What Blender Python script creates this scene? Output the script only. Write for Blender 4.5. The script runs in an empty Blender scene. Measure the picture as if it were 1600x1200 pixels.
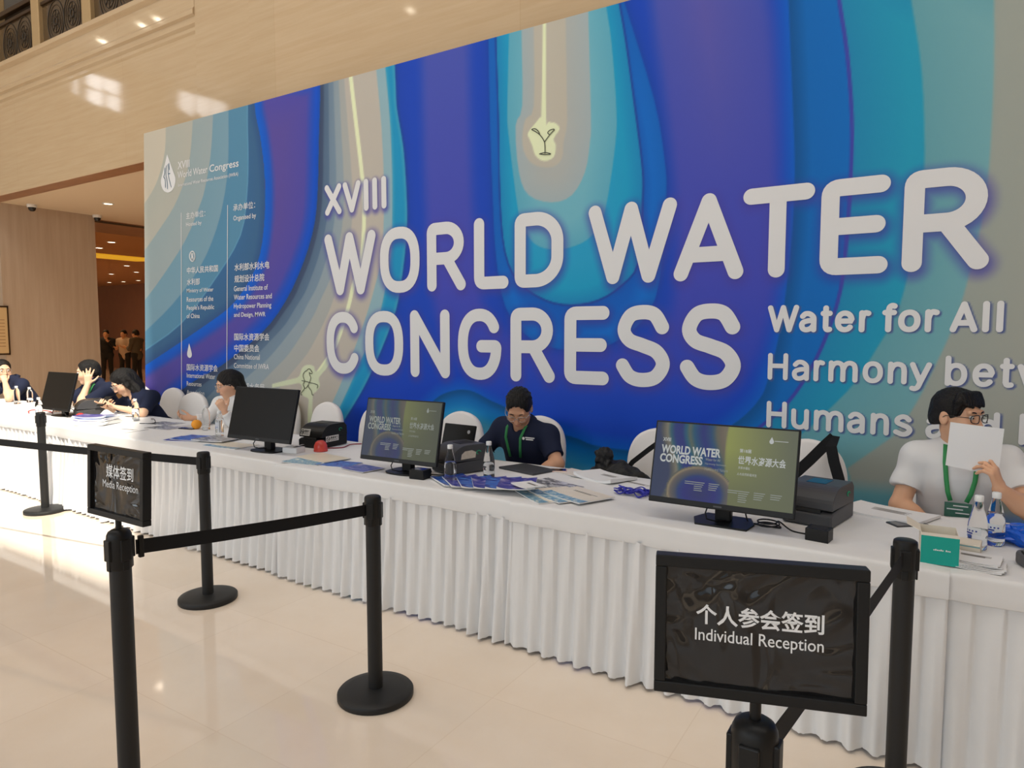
import bpy, bmesh, math, random
import numpy as np
from math import pi, sin, cos, radians as R
from mathutils import Vector, Matrix
S = bpy.context.scene
COL = S.collection
rng = random.Random(7)

# ------------------------------------------------------------------ camera
cam = bpy.data.objects.new('camera', bpy.data.cameras.new('camera'))
COL.objects.link(cam)
cam.location = (0, 0, 1.6)
cam.rotation_euler = (R(90 - 4.296), 0, R(31.987))
cam.data.sensor_width = 36
cam.data.lens = 1065 / 1600 * 36
cam.data.clip_start = 0.05
S.camera = cam
# ------------------------------------------------------------------ world, sun, large lights, exposure
S.view_settings.view_transform = 'Standard'
S.view_settings.look = 'None'
S.view_settings.gamma = 1
S.view_settings.use_curve_mapping = False
S.view_settings.exposure = -0.75
wd = bpy.data.worlds.new('daylight'); S.world = wd; wd.use_nodes = True
wd.node_tree.nodes['Background'].inputs[0].default_value = (0.80, 0.90, 1.0, 1)
wd.node_tree.nodes['Background'].inputs[1].default_value = 1.1


def lamp(name, kind, energy, color, loc, target=None, size=None, size_y=None, angle=None):
    l = bpy.data.lights.new(name, kind)
    l.energy = energy; l.color = color
    if kind == 'AREA':
        l.shape = 'RECTANGLE'; l.size = size; l.size_y = size_y or size
    if angle is not None:
        l.angle = angle
    o = bpy.data.objects.new(name, l); COL.objects.link(o); o.location = loc
    if target is not None:
        o.rotation_euler = (Vector(target) - Vector(loc)).to_track_quat('-Z', 'Y').to_euler()
    return o


SUN_DIR = Vector((-.54, .347, -.766))
lamp('sun', 'SUN', 9.0, (1, .93, .80), (6, -6, 12), target=Vector((6, -6, 12)) + SUN_DIR, angle=R(.8))
for wx, en in ((-13.5, 330), (-7.5, 290), (-1.5, 200), (4.5, 90)):   # daylight in the tall windows of the wall behind the camera
    lamp('window_daylight', 'AREA', en, (.84, .93, 1.0), (wx, -7.9, 4.0), target=(wx - 1, 5, 2.2), size=4.6, size_y=5.4)
for py_, pz_, pw, ph in ((-1.32, 9.16, .44, .40), (-1.82, 9.16, .46, .40), (-1.32, 8.70, .44, .40), (-1.86, 8.68, .38, .42), (-.77, 8.85, .09, .5), (-4.3, 9.25, .52, .9), (-4.95, 9.3, .58, .85), (-5.6, 9.35, .55, .8)):   # panes of the clerestory in the end wall
    lamp('clerestory_pane', 'AREA', 5 * pw * ph / .18, (.95, .97, 1.0), (-21.95, py_, pz_), target=(0, py_ + 2, pz_ - 6), size=pw, size_y=ph)
for lx, ly in ((-12, 1), (-6, 1), (0, 1), (5, 1)):   # added ambient fill lamps under the unseen hall ceiling
    lamp('ceiling_fill_light', 'AREA', 150, (1, .95, .89), (lx, ly, 9.85), target=(lx, ly + .4, 0), size=3.2, size_y=2.2)
for lx, ly in ((-17, 8.5), (-23, 10.5), (-28, 13.5)):   # warm lobby light behind the hall
    lamp('lobby_lamp', 'AREA', 95, (1, .62, .30), (lx, ly, 3.6), target=(lx, ly, 0), size=2.4)
lamp('lobby_lamp', 'AREA', 70, (1, .84, .66), (-9.1, 6.2, 3.6), target=(-9.6, 6.2, 0), size=1.4)


# ------------------------------------------------------------------ helpers
def lin(c):
    return tuple((x / 12.92 if x <= .04045 else ((x + .055) / 1.055) ** 2.4) for x in c)


def C8(r, g, b):
    return lin((r / 255, g / 255, b / 255))


def nt_new(name):
    m = bpy.data.materials.new(name); m.use_nodes = True
    nt = m.node_tree
    return m, nt, nt.nodes['Principled BSDF']


def mat(name, col, rough=.5, metal=0, spec=.5, noise=0, nscale=40, bump=0, bscale=200, emit=None, es=1, alpha=None, trans=0, ior=1.45, coat=0, sss=0, sheen=0):
    m, nt, b = nt_new(name)
    b.inputs['Base Color'].default_value = (*col, 1)
    b.inputs['Roughness'].default_value = rough
    b.inputs['Metallic'].default_value = metal
    b.inputs['Specular IOR Level'].default_value = spec
    b.inputs['IOR'].default_value = ior
    b.inputs['Transmission Weight'].default_value = trans
    b.inputs['Coat Weight'].default_value = coat
    if sss:
        b.inputs['Subsurface Weight'].default_value = sss
        b.inputs['Subsurface Radius'].default_value = (.012, .005, .003)
        b.inputs['Subsurface Scale'].default_value = 1.0
    if sheen:
        b.inputs['Sheen Weight'].default_value = sheen
    if emit:
        b.inputs['Emission Color'].default_value = (*emit, 1)
        b.inputs['Emission Strength'].default_value = es
    if noise or bump:
        tc = nt.nodes.new('ShaderNodeTexCoord')
    if noise:
        n = nt.nodes.new('ShaderNodeTexNoise'); n.inputs['Scale'].default_value = nscale
        n.inputs['Detail'].default_value = 4
        nt.links.new(tc.outputs['Object'], n.inputs['Vector'])
        mx = nt.nodes.new('ShaderNodeMix'); mx.data_type = 'RGBA'
        mx.inputs[6].default_value = (*[c * (1 - noise) for c in col], 1)
        mx.inputs[7].default_value = (*[min(1, c * (1 + noise)) for c in col], 1)
        nt.links.new(n.outputs['Fac'], mx.inputs[0]); nt.links.new(mx.outputs[2], b.inputs['Base Color'])
    if bump:
        n2 = nt.nodes.new('ShaderNodeTexNoise'); n2.inputs['Scale'].default_value = bscale
        nt.links.new(tc.outputs['Object'], n2.inputs['Vector'])
        bp = nt.nodes.new('ShaderNodeBump'); bp.inputs['Strength'].default_value = bump; bp.inputs['Distance'].default_value = .01
        nt.links.new(n2.outputs['Fac'], bp.inputs['Height']); nt.links.new(bp.outputs['Normal'], b.inputs['Normal'])
    return m


def vcol_mat(name, rough=.6, emission=0, spec=.3):
    m, nt, b = nt_new(name)
    a = nt.nodes.new('ShaderNodeVertexColor'); a.layer_name = 'Col'
    b.inputs['Roughness'].default_value = rough; b.inputs['Specular IOR Level'].default_value = spec
    if emission:
        b.inputs['Base Color'].default_value = (.01, .01, .01, 1)
        nt.links.new(a.outputs['Color'], b.inputs['Emission Color']); b.inputs['Emission Strength'].default_value = emission
    else:
        nt.links.new(a.outputs['Color'], b.inputs['Base Color'])
    return m


class MB:
    """collects shapes, then links them as one mesh object"""
    def __init__(s):
        s.v = []; s.f = []; s.sm = []

    def add(s, vs, fs, smooth=False, M=None):
        o = len(s.v)
        if M is not None:
            vs = [tuple(M @ Vector(v)) for v in vs]
        s.v += [tuple(v) for v in vs]
        s.f += [tuple(i + o for i in f) for f in fs]
        s.sm += [smooth] * len(fs)
        return s

    def box(s, x0, x1, y0, y1, z0, z1, M=None):
        vs = [(x0, y0, z0), (x1, y0, z0), (x1, y1, z0), (x0, y1, z0), (x0, y0, z1), (x1, y0, z1), (x1, y1, z1), (x0, y1, z1)]
        return s.add(vs, [(0, 3, 2, 1), (4, 5, 6, 7), (0, 1, 5, 4), (1, 2, 6, 5), (2, 3, 7, 6), (3, 0, 4, 7)], False, M)

    def prism(s, poly, d, M=None, smooth=False):
        """poly in xz plane extruded along y from d[0] to d[1]; poly counterclockwise seen from -y"""
        n = len(poly)
        vs = [(x, d[0], z) for x, z in poly] + [(x, d[1], z) for x, z in poly]
        fs = [tuple(range(n)), tuple(range(2 * n - 1, n - 1, -1))]
        s.add(vs, fs, False, M)
        o = len(s.v) - 2 * n
        for i in range(n):
            j = (i + 1) % n
            s.f.append((o + i, o + n + i, o + n + j, o + j)); s.sm.append(smooth)
        return s

    def slab(s, poly, z0, z1, M=None, smooth=False):
        """poly in xy (counterclockwise from above)"""
        n = len(poly)
        vs = [(x, y, z0) for x, y in poly] + [(x, y, z1) for x, y in poly]
        s.add(vs, [tuple(range(n - 1, -1, -1)), tuple(range(n, 2 * n))], False, M)
        o = len(s.v) - 2 * n
        for i in range(n):
            j = (i + 1) % n
            s.f.append((o + i, o + j, o + n + j, o + n + i)); s.sm.append(smooth)
        return s

    def lathe(s, prof, n=32, M=None, smooth=True):
        """prof: (r, z) from bottom to top"""
        vs = []; fs = []; rings = []
        for r, z in prof:
            if r < 1e-6:
                rings.append([len(vs)]); vs.append((0, 0, z))
            else:
                rings.append(list(range(len(vs), len(vs) + n)))
                vs += [(r * cos(2 * pi * k / n), r * sin(2 * pi * k / n), z) for k in range(n)]
        for a, b in zip(rings, rings[1:]):
            for k in range(n):
                j = (k + 1) % n
                if len(a) == 1 and len(b) == 1:
                    continue
                if len(a) == 1:
                    fs.append((a[0], b[j], b[k]))
                elif len(b) == 1:
                    fs.append((a[k], a[j], b[0]))
                else:
                    fs.append((a[k], a[j], b[j], b[k]))
        return s.add(vs, fs, smooth, M)

    def tube(s, path, r, n=8, M=None, closed=False, flat=None):
        P = [Vector(p) for p in path]; m = len(P)
        rad = r if isinstance(r, (list, tuple)) else [r] * m
        vs = []; fs = []; up = None
        for i in range(m):
            if closed:
                t = (P[(i + 1) % m] - P[i - 1]).normalized()
            else:
                t = (P[min(i + 1, m - 1)] - P[max(i - 1, 0)]).normalized()
            if up is None:
                up = Vector((0, 0, 1)) if abs(t.z) < .9 else Vector((1, 0, 0))
            sd = t.cross(up).normalized(); up = sd.cross(t).normalized()
            for k in range(n):
                a = 2 * pi * k / n
                q = sd * cos(a) * rad[i] + up * sin(a) * rad[i] * (flat or 1)
                vs.append(tuple(P[i] + q))
        for i in range(m if closed else m - 1):
            j = (i + 1) % m
            for k in range(n):
                l = (k + 1) % n
                fs.append((i * n + k, i * n + l, j * n + l, j * n + k))
        if not closed:
            fs.append(tuple(range(n - 1, -1, -1))); fs.append(tuple((m - 1) * n + k for k in range(n)))
        return s.add(vs, fs, True, M)

    def ball(s, c, r, n=16, M=None):
        rx, ry, rz = r if isinstance(r, (tuple, list)) else (r, r, r)
        vs = []; fs = []
        m = n // 2
        for i in range(m + 1):
            for k in range(n):
                th = pi * i / m; a = 2 * pi * k / n
                vs.append((c[0] + rx * sin(th) * cos(a), c[1] + ry * sin(th) * sin(a), c[2] + rz * cos(th)))
        for i in range(m):
            for k in range(n):
                l = (k + 1) % n
                fs.append((i * n + k, (i + 1) * n + k, (i + 1) * n + l, i * n + l))
        return s.add(vs, fs, True, M)

    def grid(s, fn, nu, nv, smooth=True, M=None):
        vs = [fn(i / nu, j / nv) for j in range(nv + 1) for i in range(nu + 1)]
        fs = [(j * (nu + 1) + i, j * (nu + 1) + i + 1, (j + 1) * (nu + 1) + i + 1, (j + 1) * (nu + 1) + i) for j in range(nv) for i in range(nu)]
        return s.add(vs, fs, smooth, M)

    def build(s, name, m, parent=None, bevel=0, seg=2, solid=0, label=None):
        me = bpy.data.meshes.new(name)
        me.from_pydata(s.v, [], s.f)
        me.polygons.foreach_set('use_smooth', s.sm)
        me.materials.append(m); me.update()
        o = bpy.data.objects.new(name, me); COL.objects.link(o)
        if parent:
            o.parent = parent
        if solid:
            md = o.modifiers.new('solid', 'SOLIDIFY'); md.thickness = solid; md.offset = 0
        if bevel:
            md = o.modifiers.new('bevel', 'BEVEL'); md.width = bevel; md.segments = seg; md.limit_method = 'ANGLE'; md.angle_limit = R(35)
            md.harden_normals = False
        if label:
            o['label'] = label
        return o


def thing(name, label, cat, loc=(0, 0, 0), rz=0, group=None):
    o = bpy.data.objects.new(name, None); COL.objects.link(o)
    o.location = loc; o.rotation_euler = (0, 0, rz); o.empty_display_size = .1
    return tag(o, label, cat, group)


def tag(o, label, cat, group=None):
    o['label'] = label; o['category'] = cat
    if group:
        o['group'] = group
    return o


def struct(o):
    o['kind'] = 'structure'
    return o


def copy_tree(o, parent=None):
    c = o.copy(); COL.objects.link(c)
    if parent:
        c.parent = parent
    for ch in list(o.children):
        copy_tree(ch, c)
    return c


DG = bpy.context.evaluated_depsgraph_get


def glyphs(body, bold=0.0):
    """outline of a line of text as (verts, faces), in the font's own units"""
    c = bpy.data.curves.new('t', 'FONT'); c.body = body; c.size = 1; c.offset = bold; c.resolution_u = 3
    o = bpy.data.objects.new('t', c); COL.objects.link(o)
    ev = o.evaluated_get(DG()); me = ev.to_mesh()
    v = np.array([x.co[:2] for x in me.vertices]) if len(me.vertices) else np.zeros((0, 2))
    f = [tuple(p.vertices) for p in me.polygons]
    ev.to_mesh_clear(); bpy.data.objects.remove(o); bpy.data.curves.remove(c)
    return v, f


def put_text(mb, body, P, bold=0.0):
    """P maps fitted (0..1, 0..1) text coordinates to 3D"""
    v, f = glyphs(body, bold)
    lo, hi = v.min(0), v.max(0)
    mb.add([P((x - lo[0]) / (hi[0] - lo[0]), (y - lo[1]) / (hi[1] - lo[1])) for x, y in v], f)


def text_xz(mb, body, x0, x1, z0, z1, y, bold=0.0, sh=0.0):
    put_text(mb, body, lambda u, w: (x0 + (x1 - x0) * u + sh * (z0 + (z1 - z0) * w), y, z0 + (z1 - z0) * w), bold)


def resample(p, step):
    out = [p[0]]
    for a, b in zip(p, p[1:]):
        n = max(1, int(math.hypot(b[0] - a[0], b[1] - a[1]) / step))
        out += [(a[0] + (b[0] - a[0]) * k / n, a[1] + (b[1] - a[1]) * k / n) for k in range(1, n + 1)]
    return out


STK = [0]
def stroke(mb, pts, w, P, caps=True):
    """round-ended pen stroke of width w along 2D points; P lifts 2D to 3D. Strokes are laid a hair over one another like paint"""
    STK[0] = (STK[0] + 1) % 9
    lift = STK[0] * .00012
    Q = lambda x, z, e=0: tuple(c - (lift + e if i == 1 else 0) for i, c in enumerate(P(x, z)))
    n = len(pts); r = w / 2
    L = []; Rr = []; ang = []
    closed = math.hypot(pts[0][0] - pts[-1][0], pts[0][1] - pts[-1][1]) < 1e-6
    for i in range(n):
        a = pts[max(i - 1, 0)]; b = pts[min(i + 1, n - 1)]
        if closed and i in (0, n - 1):
            a, b = pts[-2], pts[1]
        d = math.hypot(b[0] - a[0], b[1] - a[1]) or 1
        nx, ny = -(b[1] - a[1]) / d, (b[0] - a[0]) / d
        ang.append(math.atan2(ny, nx))
        L.append((pts[i][0] + nx * r, pts[i][1] + ny * r)); Rr.append((pts[i][0] - nx * r, pts[i][1] - ny * r))
    dl = .00009 / n
    vs = [Q(*q, dl * i) for i, q in enumerate(Rr)] + [Q(*q, dl * i) for i, q in enumerate(L)]
    mb.add(vs, [(i, i + 1, n + i + 1, n + i) for i in range(n - 1)])
    if caps and not closed:
        k = 12
        for c, a0, e in ((pts[0], ang[0], 0), (pts[-1], ang[-1] + pi, .0001)):
            mb.add([Q(c[0] + r * cos(a0 + pi * j / k), c[1] + r * sin(a0 + pi * j / k), e) for j in range(k + 1)], [tuple(range(k + 1))])


def arc(cx, cy, rx, ry, a0, a1, n=18):
    return [(cx + rx * cos(R(a0 + (a1 - a0) * k / n)), cy + ry * sin(R(a0 + (a1 - a0) * k / n))) for k in range(n + 1)]


def joint(p, rad, n=6):
    """round the inner corners of a polyline"""
    out = [p[0]]
    for a, b, c in zip(p, p[1:], p[2:]):
        da = math.hypot(a[0] - b[0], a[1] - b[1]); dc = math.hypot(c[0] - b[0], c[1] - b[1])
        q = min(rad, da * .49, dc * .49)
        s = (b[0] + (a[0] - b[0]) * q / da, b[1] + (a[1] - b[1]) * q / da)
        e = (b[0] + (c[0] - b[0]) * q / dc, b[1] + (c[1] - b[1]) * q / dc)
        for k in range(n + 1):
            t = k / n
            out.append(((1 - t) ** 2 * s[0] + 2 * t * (1 - t) * b[0] + t * t * e[0], (1 - t) ** 2 * s[1] + 2 * t * (1 - t) * b[1] + t * t * e[1]))
    return out + [p[-1]]


# ------------------------------------------------------------------ materials
M_cloth = mat('white_cloth', (.80, .79, .78), .85, spec=.2, noise=.02, nscale=15, bump=.05, bscale=400)
M_black = mat('black_plastic', (.010, .010, .010), .42, spec=.3)
M_powder = mat('black_powder_coat', (.016, .016, .016), .5, spec=.4, bump=.05, bscale=900)
M_belt = mat('black_webbing', (.012, .012, .013), .7, spec=.2, bump=.2, bscale=900)
M_dgrey = mat('dark_grey_plastic', (.062, .063, .068), .42, spec=.4)
M_screen = mat('black_screen', (.012, .011, .010), .3, spec=.12)
M_white = mat('white_print', (.80, .79, .78), .55)
M_paper = mat('white_paper', (.82, .81, .80), .7, spec=.2)
M_chair = mat('white_stretch_cover', (.84, .80, .77), .8, spec=.2, noise=.015, nscale=9)

# ------------------------------------------------------------------ the hall
def stone(name, c1, c2, rough, scale, panel=None, gloss=.5):
    """vein-cut stone: fine level streaks and thin panel joints"""
    m, nt, b = nt_new(name)
    tc = nt.nodes.new('ShaderNodeTexCoord')
    mp = nt.nodes.new('ShaderNodeMapping'); mp.inputs['Scale'].default_value = scale
    nt.links.new(tc.outputs['Object'], mp.inputs['Vector'])
    n = nt.nodes.new('ShaderNodeTexNoise'); n.inputs['Scale'].default_value = 1; n.inputs['Detail'].default_value = 6; n.inputs['Roughness'].default_value = .6
    nt.links.new(mp.outputs[0], n.inputs['Vector'])
    r = nt.nodes.new('ShaderNodeValToRGB')
    r.color_ramp.elements[0].position = .3; r.color_ramp.elements[0].color = (*c1, 1)
    r.color_ramp.elements[1].position = .7; r.color_ramp.elements[1].color = (*c2, 1)
    nt.links.new(n.outputs['Fac'], r.inputs[0])
    out = r.outputs[0]
    if panel:
        bk = nt.nodes.new('ShaderNodeTexBrick'); bk.offset = panel[3]; bk.inputs['Scale'].default_value = 1
        bk.inputs['Brick Width'].default_value = panel[0]; bk.inputs['Row Height'].default_value = panel[1]
        bk.inputs['Mortar Size'].default_value = panel[2]; bk.inputs['Mortar Smooth'].default_value = .2
        bk.inputs['Color1'].default_value = (1, 1, 1, 1); bk.inputs['Color2'].default_value = (.95, .95, .94, 1); bk.inputs['Mortar'].default_value = (.93, .91, .89, 1)
        mp2 = nt.nodes.new('ShaderNodeMapping'); mp2.inputs['Rotation'].default_value = panel[4]
        nt.links.new(tc.outputs['Object'], mp2.inputs['Vector']); nt.links.new(mp2.outputs[0], bk.inputs['Vector'])
        mx = nt.nodes.new('ShaderNodeMix'); mx.data_type = 'RGBA'; mx.blend_type = 'MULTIPLY'; mx.inputs[0].default_value = 1
        nt.links.new(out, mx.inputs[6]); nt.links.new(bk.outputs['Color'], mx.inputs[7]); out = mx.outputs[2]
    nt.links.new(out, b.inputs['Base Color'])
    b.inputs['Roughness'].default_value = rough; b.inputs['Specular IOR Level'].default_value = gloss
    return m


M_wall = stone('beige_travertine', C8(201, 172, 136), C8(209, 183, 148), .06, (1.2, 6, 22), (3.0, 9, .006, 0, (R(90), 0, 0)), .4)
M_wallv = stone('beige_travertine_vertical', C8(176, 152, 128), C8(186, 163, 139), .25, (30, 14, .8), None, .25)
M_floor = stone('polished_cream_marble', C8(240, 222, 202), C8(245, 229, 211), .055, (3, 3, 3), (.8, .8, .003, 0, (0, 0, R(0))), .5)
M_ceil = mat('cream_ceiling_paint', C8(222, 200, 170), .7)
M_soffit = stone('brown_marble', C8(150, 105, 75), C8(170, 124, 92), .3, (3, 3, 3))
M_brown = mat('brown_wood_panelling', C8(140, 92, 52), .5, noise=.12, nscale=3)
M_warmceil = mat('warm_lit_ceiling', C8(190, 140, 95), .7)  # glow of the warm lobby light put into the ceiling colour
M_hallceil = mat('hall_ceiling_paint', C8(225, 220, 212), .8)
M_bronze = mat('dark_bronze', C8(74, 54, 34), .35, metal=.6)
M_brass = mat('pale_brass', C8(190, 160, 115), .35, metal=.3)
M_darkglass = mat('smoked_glass', C8(82, 64, 44), .08, spec=.6)
M_ring = mat('etched_ornament', C8(50, 40, 28), .4)
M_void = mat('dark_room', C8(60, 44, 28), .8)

struct(MB().box(-45, 12, -8, 24, -.2, 0).build('floor', M_floor))

ZS = 3.755
# upper wall over the opening, the solid wall behind the backdrop, and its mouldings
w = MB().box(-22, 10, 5.0, 5.22, ZS, 5.65).box(-8.0, 10, 5.0, 5.22, 0, ZS)
w.box(-7.39, 10, 4.955, 5.0, 0, 10)
w.box(-6.40, 10, 4.93, 4.955, 0, 10).box(-7.39, 10, 5.0, 5.22, 5.65, 10)
struct(w.build('wall_back', M_wall))
t = MB()
prof = [(5.0, 5.06), (4.985, 5.09), (4.985, 5.13), (4.96, 5.16), (4.96, 5.23), (4.93, 5.25), (4.93, 5.30), (4.95, 5.33), (4.95, 5.56), (4.90, 5.60), (4.90, 5.66), (5.0, 5.66)]
X0, X1 = -22, -7.39
n = len(prof)
t.add([(X0, y, z) for y, z in prof] + [(X1, y, z) for y, z in prof], [tuple(range(n)), tuple(range(2 * n - 1, n - 1, -1))] + [(i, n + i, n + (i + 1) % n, (i + 1) % n) for i in range(n)])
struct(t.build('trim_1', M_wall))
struct(MB().box(-22, -8.0, 5.0, 5.24, ZS - .004, ZS).build('trim_2', M_soffit))
# side wall of the passage
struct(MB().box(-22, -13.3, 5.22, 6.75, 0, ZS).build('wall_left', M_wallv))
# lobby ceiling, step and cove
struct(MB().box(-13.7, 0, 5.22, 24, ZS, ZS + .1).build('ceiling', M_ceil))
c = MB().box(-45, -15.3, 5.22, 24, ZS, ZS + .1)
struct(c.build('ceiling_lobby', M_warmceil))
struct(MB().box(-15.26, -13.7, 5.22, 24, ZS - .02, ZS + .1).build('trim_3', M_soffit))
struct(MB().box(-15.36, -15.26, 5.22, 24, ZS + .06, ZS + .1).box(-13.9, -13.7, 5.22, 24, ZS - .025, ZS - .018).build('trim_4', M_void))
M_cove = mat('lit_cove', C8(250, 200, 60), .6, emit=C8(255, 196, 50), es=.75)
struct(MB().box(-20.45, -19.45, 8, 11.5, ZS - .03, ZS).slab([(-20.45, 11.5), (-19.45, 11.5), (-17.2, 12.2), (-17.2, 13.1)], ZS - .03, ZS).build('trim_5', M_cove))
struct(MB().slab([(-11.9, 7.05), (-11.0, 6.95), (-11.0, 8.2), (-12.2, 7.2)], ZS - .02, ZS).build('trim_6', M_cove))
# lobby end walls
struct(MB().box(-45, 0, 17.0, 17.2, 0, ZS).box(-45, -44.8, 5.2, 17, 0, ZS).build('wall_lobby', M_brown))
struct(MB().box(-8.0, -7.8, 5.22, 17, 0, ZS).build('wall_right', M_brown))
# gallery above the mouldings
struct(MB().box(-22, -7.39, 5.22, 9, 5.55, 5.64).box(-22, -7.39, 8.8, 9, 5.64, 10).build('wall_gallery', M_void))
bx = [-14.15, -12.75, -11.35, -9.95, -8.55, -7.39]
for i, x in enumerate(bx[:-1]):
    g = thing('balustrade_panel', ['gallery balustrade bay at the far left edge of the balcony', 'gallery balustrade bay cut by the left picture edge',
              'smoked glass gallery balustrade bay with two etched medallions, leftmost complete one', 'smoked glass gallery balustrade bay with faint medallions beside the pilaster',
              'short gallery balustrade bay next to the stone pilaster'][i], 'balustrade', (x, 5.06, 5.66))
    x1 = bx[i + 1] - x
    MB().box(0, .22, -.06, .1, 0, 1.25).build('post', M_brass, g, bevel=.01)
    MB().box(.22, x1, .0, .015, .0, .62).build('glass_panel', M_darkglass, g)
    o = MB()
    for k in ((.30, .72) if x1 > 1 else (.5,)):
        cx = .22 + (x1 - .22) * k + (.02 if k < .5 else -.02)
        for rad, wd_ in ((.27, .012), (.21, .006), (.15, .008), (.10, .004), (.05, .02)):
            o.tube([(cx + rad * .82 * cos(a * pi / 20), -.004, .33 + rad * 1.05 * sin(a * pi / 20)) for a in range(40)], wd_ * .6, 5, closed=True)
        for a in range(8):
            o.tube([(cx + .05 * cos(a * pi / 4), -.004, .33 + .06 * sin(a * pi / 4)), (cx + .125 * cos(a * pi / 4), -.004, .33 + .155 * sin(a * pi / 4))], .005, 5)
    o.build('medallion_ornament', M_ring, g)
    MB().box(.22, x1, -.03, .04, .62, .67).box(.22, x1, -.03, .04, .76, .83).build('handrail', M_bronze, g, bevel=.008)
# hall shell that the photo sees only as light: ceiling with a slanted skylight, window wall, side walls
up8 = SUN_DIR * (-10 / .766)     # the skylight is the sunlit patch of floor carried up along the sun to the ceiling
h = [(x + up8.x, y + up8.y) for x, y in ((-4.34, 2.25), (-10.9, 6.46), (-12.6, 6.3), (-12.6, 2.25))]
bmc = bmesh.new()
for loop in ([(-25, 24), (12, 24), (12, -8), (-25, -8)], h):
    vv = [bmc.verts.new((x, y, 10)) for x, y in loop]
    for v0, v1 in zip(vv, vv[1:] + vv[:1]):
        bmc.edges.new((v0, v1))
bmesh.ops.triangle_fill(bmc, use_beauty=True, edges=bmc.edges[:])
cl = MB(); bmc.verts.index_update()
cl.add([tuple(v.co) for v in bmc.verts], [tuple(v.index for v in f_.verts) for f_ in bmc.faces]); bmc.free()
struct(cl.build('ceiling_hall', M_hallceil, solid=.1))
wb = MB().box(-25, 12, -8.3, -8.1, 0, 1.0).box(-25, 12, -8.3, -8.1, 7.0, 10)
for x in (-25, -19, -16.2, -10.8, -10.2, -4.8, -4.2, 1.2, 1.8, 7.2):
    wb.box(x, x + (.6 if x > -19 else 2.9), -8.3, -8.1, 1, 7)
wb.box(7.8, 12, -8.3, -8.1, 1, 7)
struct(wb.build('wall_window', M_hallceil))
struct(MB().box(10, 12, -8, 5, 0, 10).build('wall_east', M_wall))
struct(MB().box(-25, -22, -8, 9, 0, 10).build('wall_west', M_wall))

M_spot = mat('hall_spot', (1, .9, .75), .4, emit=(1, .90, .70), es=70)
sp_ = MB()
for x, y in ((-18.71, -1.07), (-17.99, -1.08), (-20.68, -1.05), (-11.95, -4.3), (-15.2, -1.07), (-12.6, -1.07)):
    sp_.lathe([(0, 9.91), (.055, 9.91), (.065, 9.95)], 16, Matrix.Translation((x, y, 0)))
struct(sp_.build('trim_7', M_spot))
# downlights of the lobby ceiling, two dome cameras, wall plaque
M_lamp = mat('warm_led', (1, .9, .7), .4, emit=(1, .88, .66), es=9)
M_rim = mat('white_rim', (.7, .66, .6), .5)
DLP = [(-11.86, 6.25, 'pale lobby ceiling nearest the hall'),
       (-16.78, 8.88, 'brown lobby ceiling, upper right of two before the yellow cove'),
       (-18.17, 9.30, 'brown lobby ceiling, lower left of two before the yellow cove'),
       (-14.69, 8.46, 'lobby ceiling step beside the backdrop edge'),
       (-22.24, 12.22, 'small one just behind the yellow cove'),
       (-24.28, 13.67, 'lobby ceiling close to the backdrop edge behind the cove'),
       (-25.85, 13.63, 'lobby ceiling left part behind the yellow cove'),
       (-30.16, 15.80, 'last ceiling row before the brown wall, left'),
       (-29.28, 15.92, 'last ceiling row before the brown wall, middle'),
       (-28.05, 15.86, 'last ceiling row before the brown wall, right')]
for dx, dy, lb in DLP:
    d = thing('downlight', 'round recessed downlight, ' + lb, 'downlight', (dx, dy, ZS), group='lobby ceiling downlights')
    sc = .9 if dx > -13 else 1.15
    MB().lathe([(.07 * sc, -.012), (.095 * sc, -.012), (.10 * sc, 0)], 20).build('rim', M_rim, d)
    MB().lathe([(0, -.008), (.072 * sc, -.008)], 20).build('lamp_lens', M_lamp, d)
M_camdome = mat('smoked_dome', (.02, .015, .012), .15)
for (x, y), lb in (((-13.05, 5.62), 'dome security camera above the plain wall, left one'), ((-13.2, 6.75), 'dome security camera at the far corner of the passage wall')):
    d = thing('dome_camera', lb, 'camera', (x, y, ZS))
    MB().lathe([(.0, -.05), (.07, -.05), (.075, -.03), (.075, 0)], 20).build('housing', M_rim, d)
    MB().lathe([(0, -.115), (.03, -.11), (.05, -.09), (.06, -.05)], 20).build('dome', M_camdome, d)
pl = thing('wall_plaque', 'tan notice plaque in thin dark frame on the left wall', 'plaque', (-13.3, 5.0, 1.64))
M_tan = mat('tan_plaque', C8(205, 170, 120), .5)
MB().box(0, .02, -.35, .26, -.40, .40).build('plaque_board', M_tan, pl)
fr = MB()
for y0, y1, z0, z1 in ((-.36, .28, .385, .41), (-.36, .28, -.41, -.385), (.26, .28, -.41, .41)):
    fr.box(0, .03, y0, y1, z0, z1)
fr.build('frame', M_bronze, pl)
ln = MB()
for k in range(9):
    ln.box(.02, .022, -.3, .22, .17 - k * .055, .18 - k * .055)
ln.build('lettering', mat('plaque_print', C8(150, 110, 70), .6), pl)

# ------------------------------------------------------------------ the printed backdrop
YB = 4.70
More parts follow.
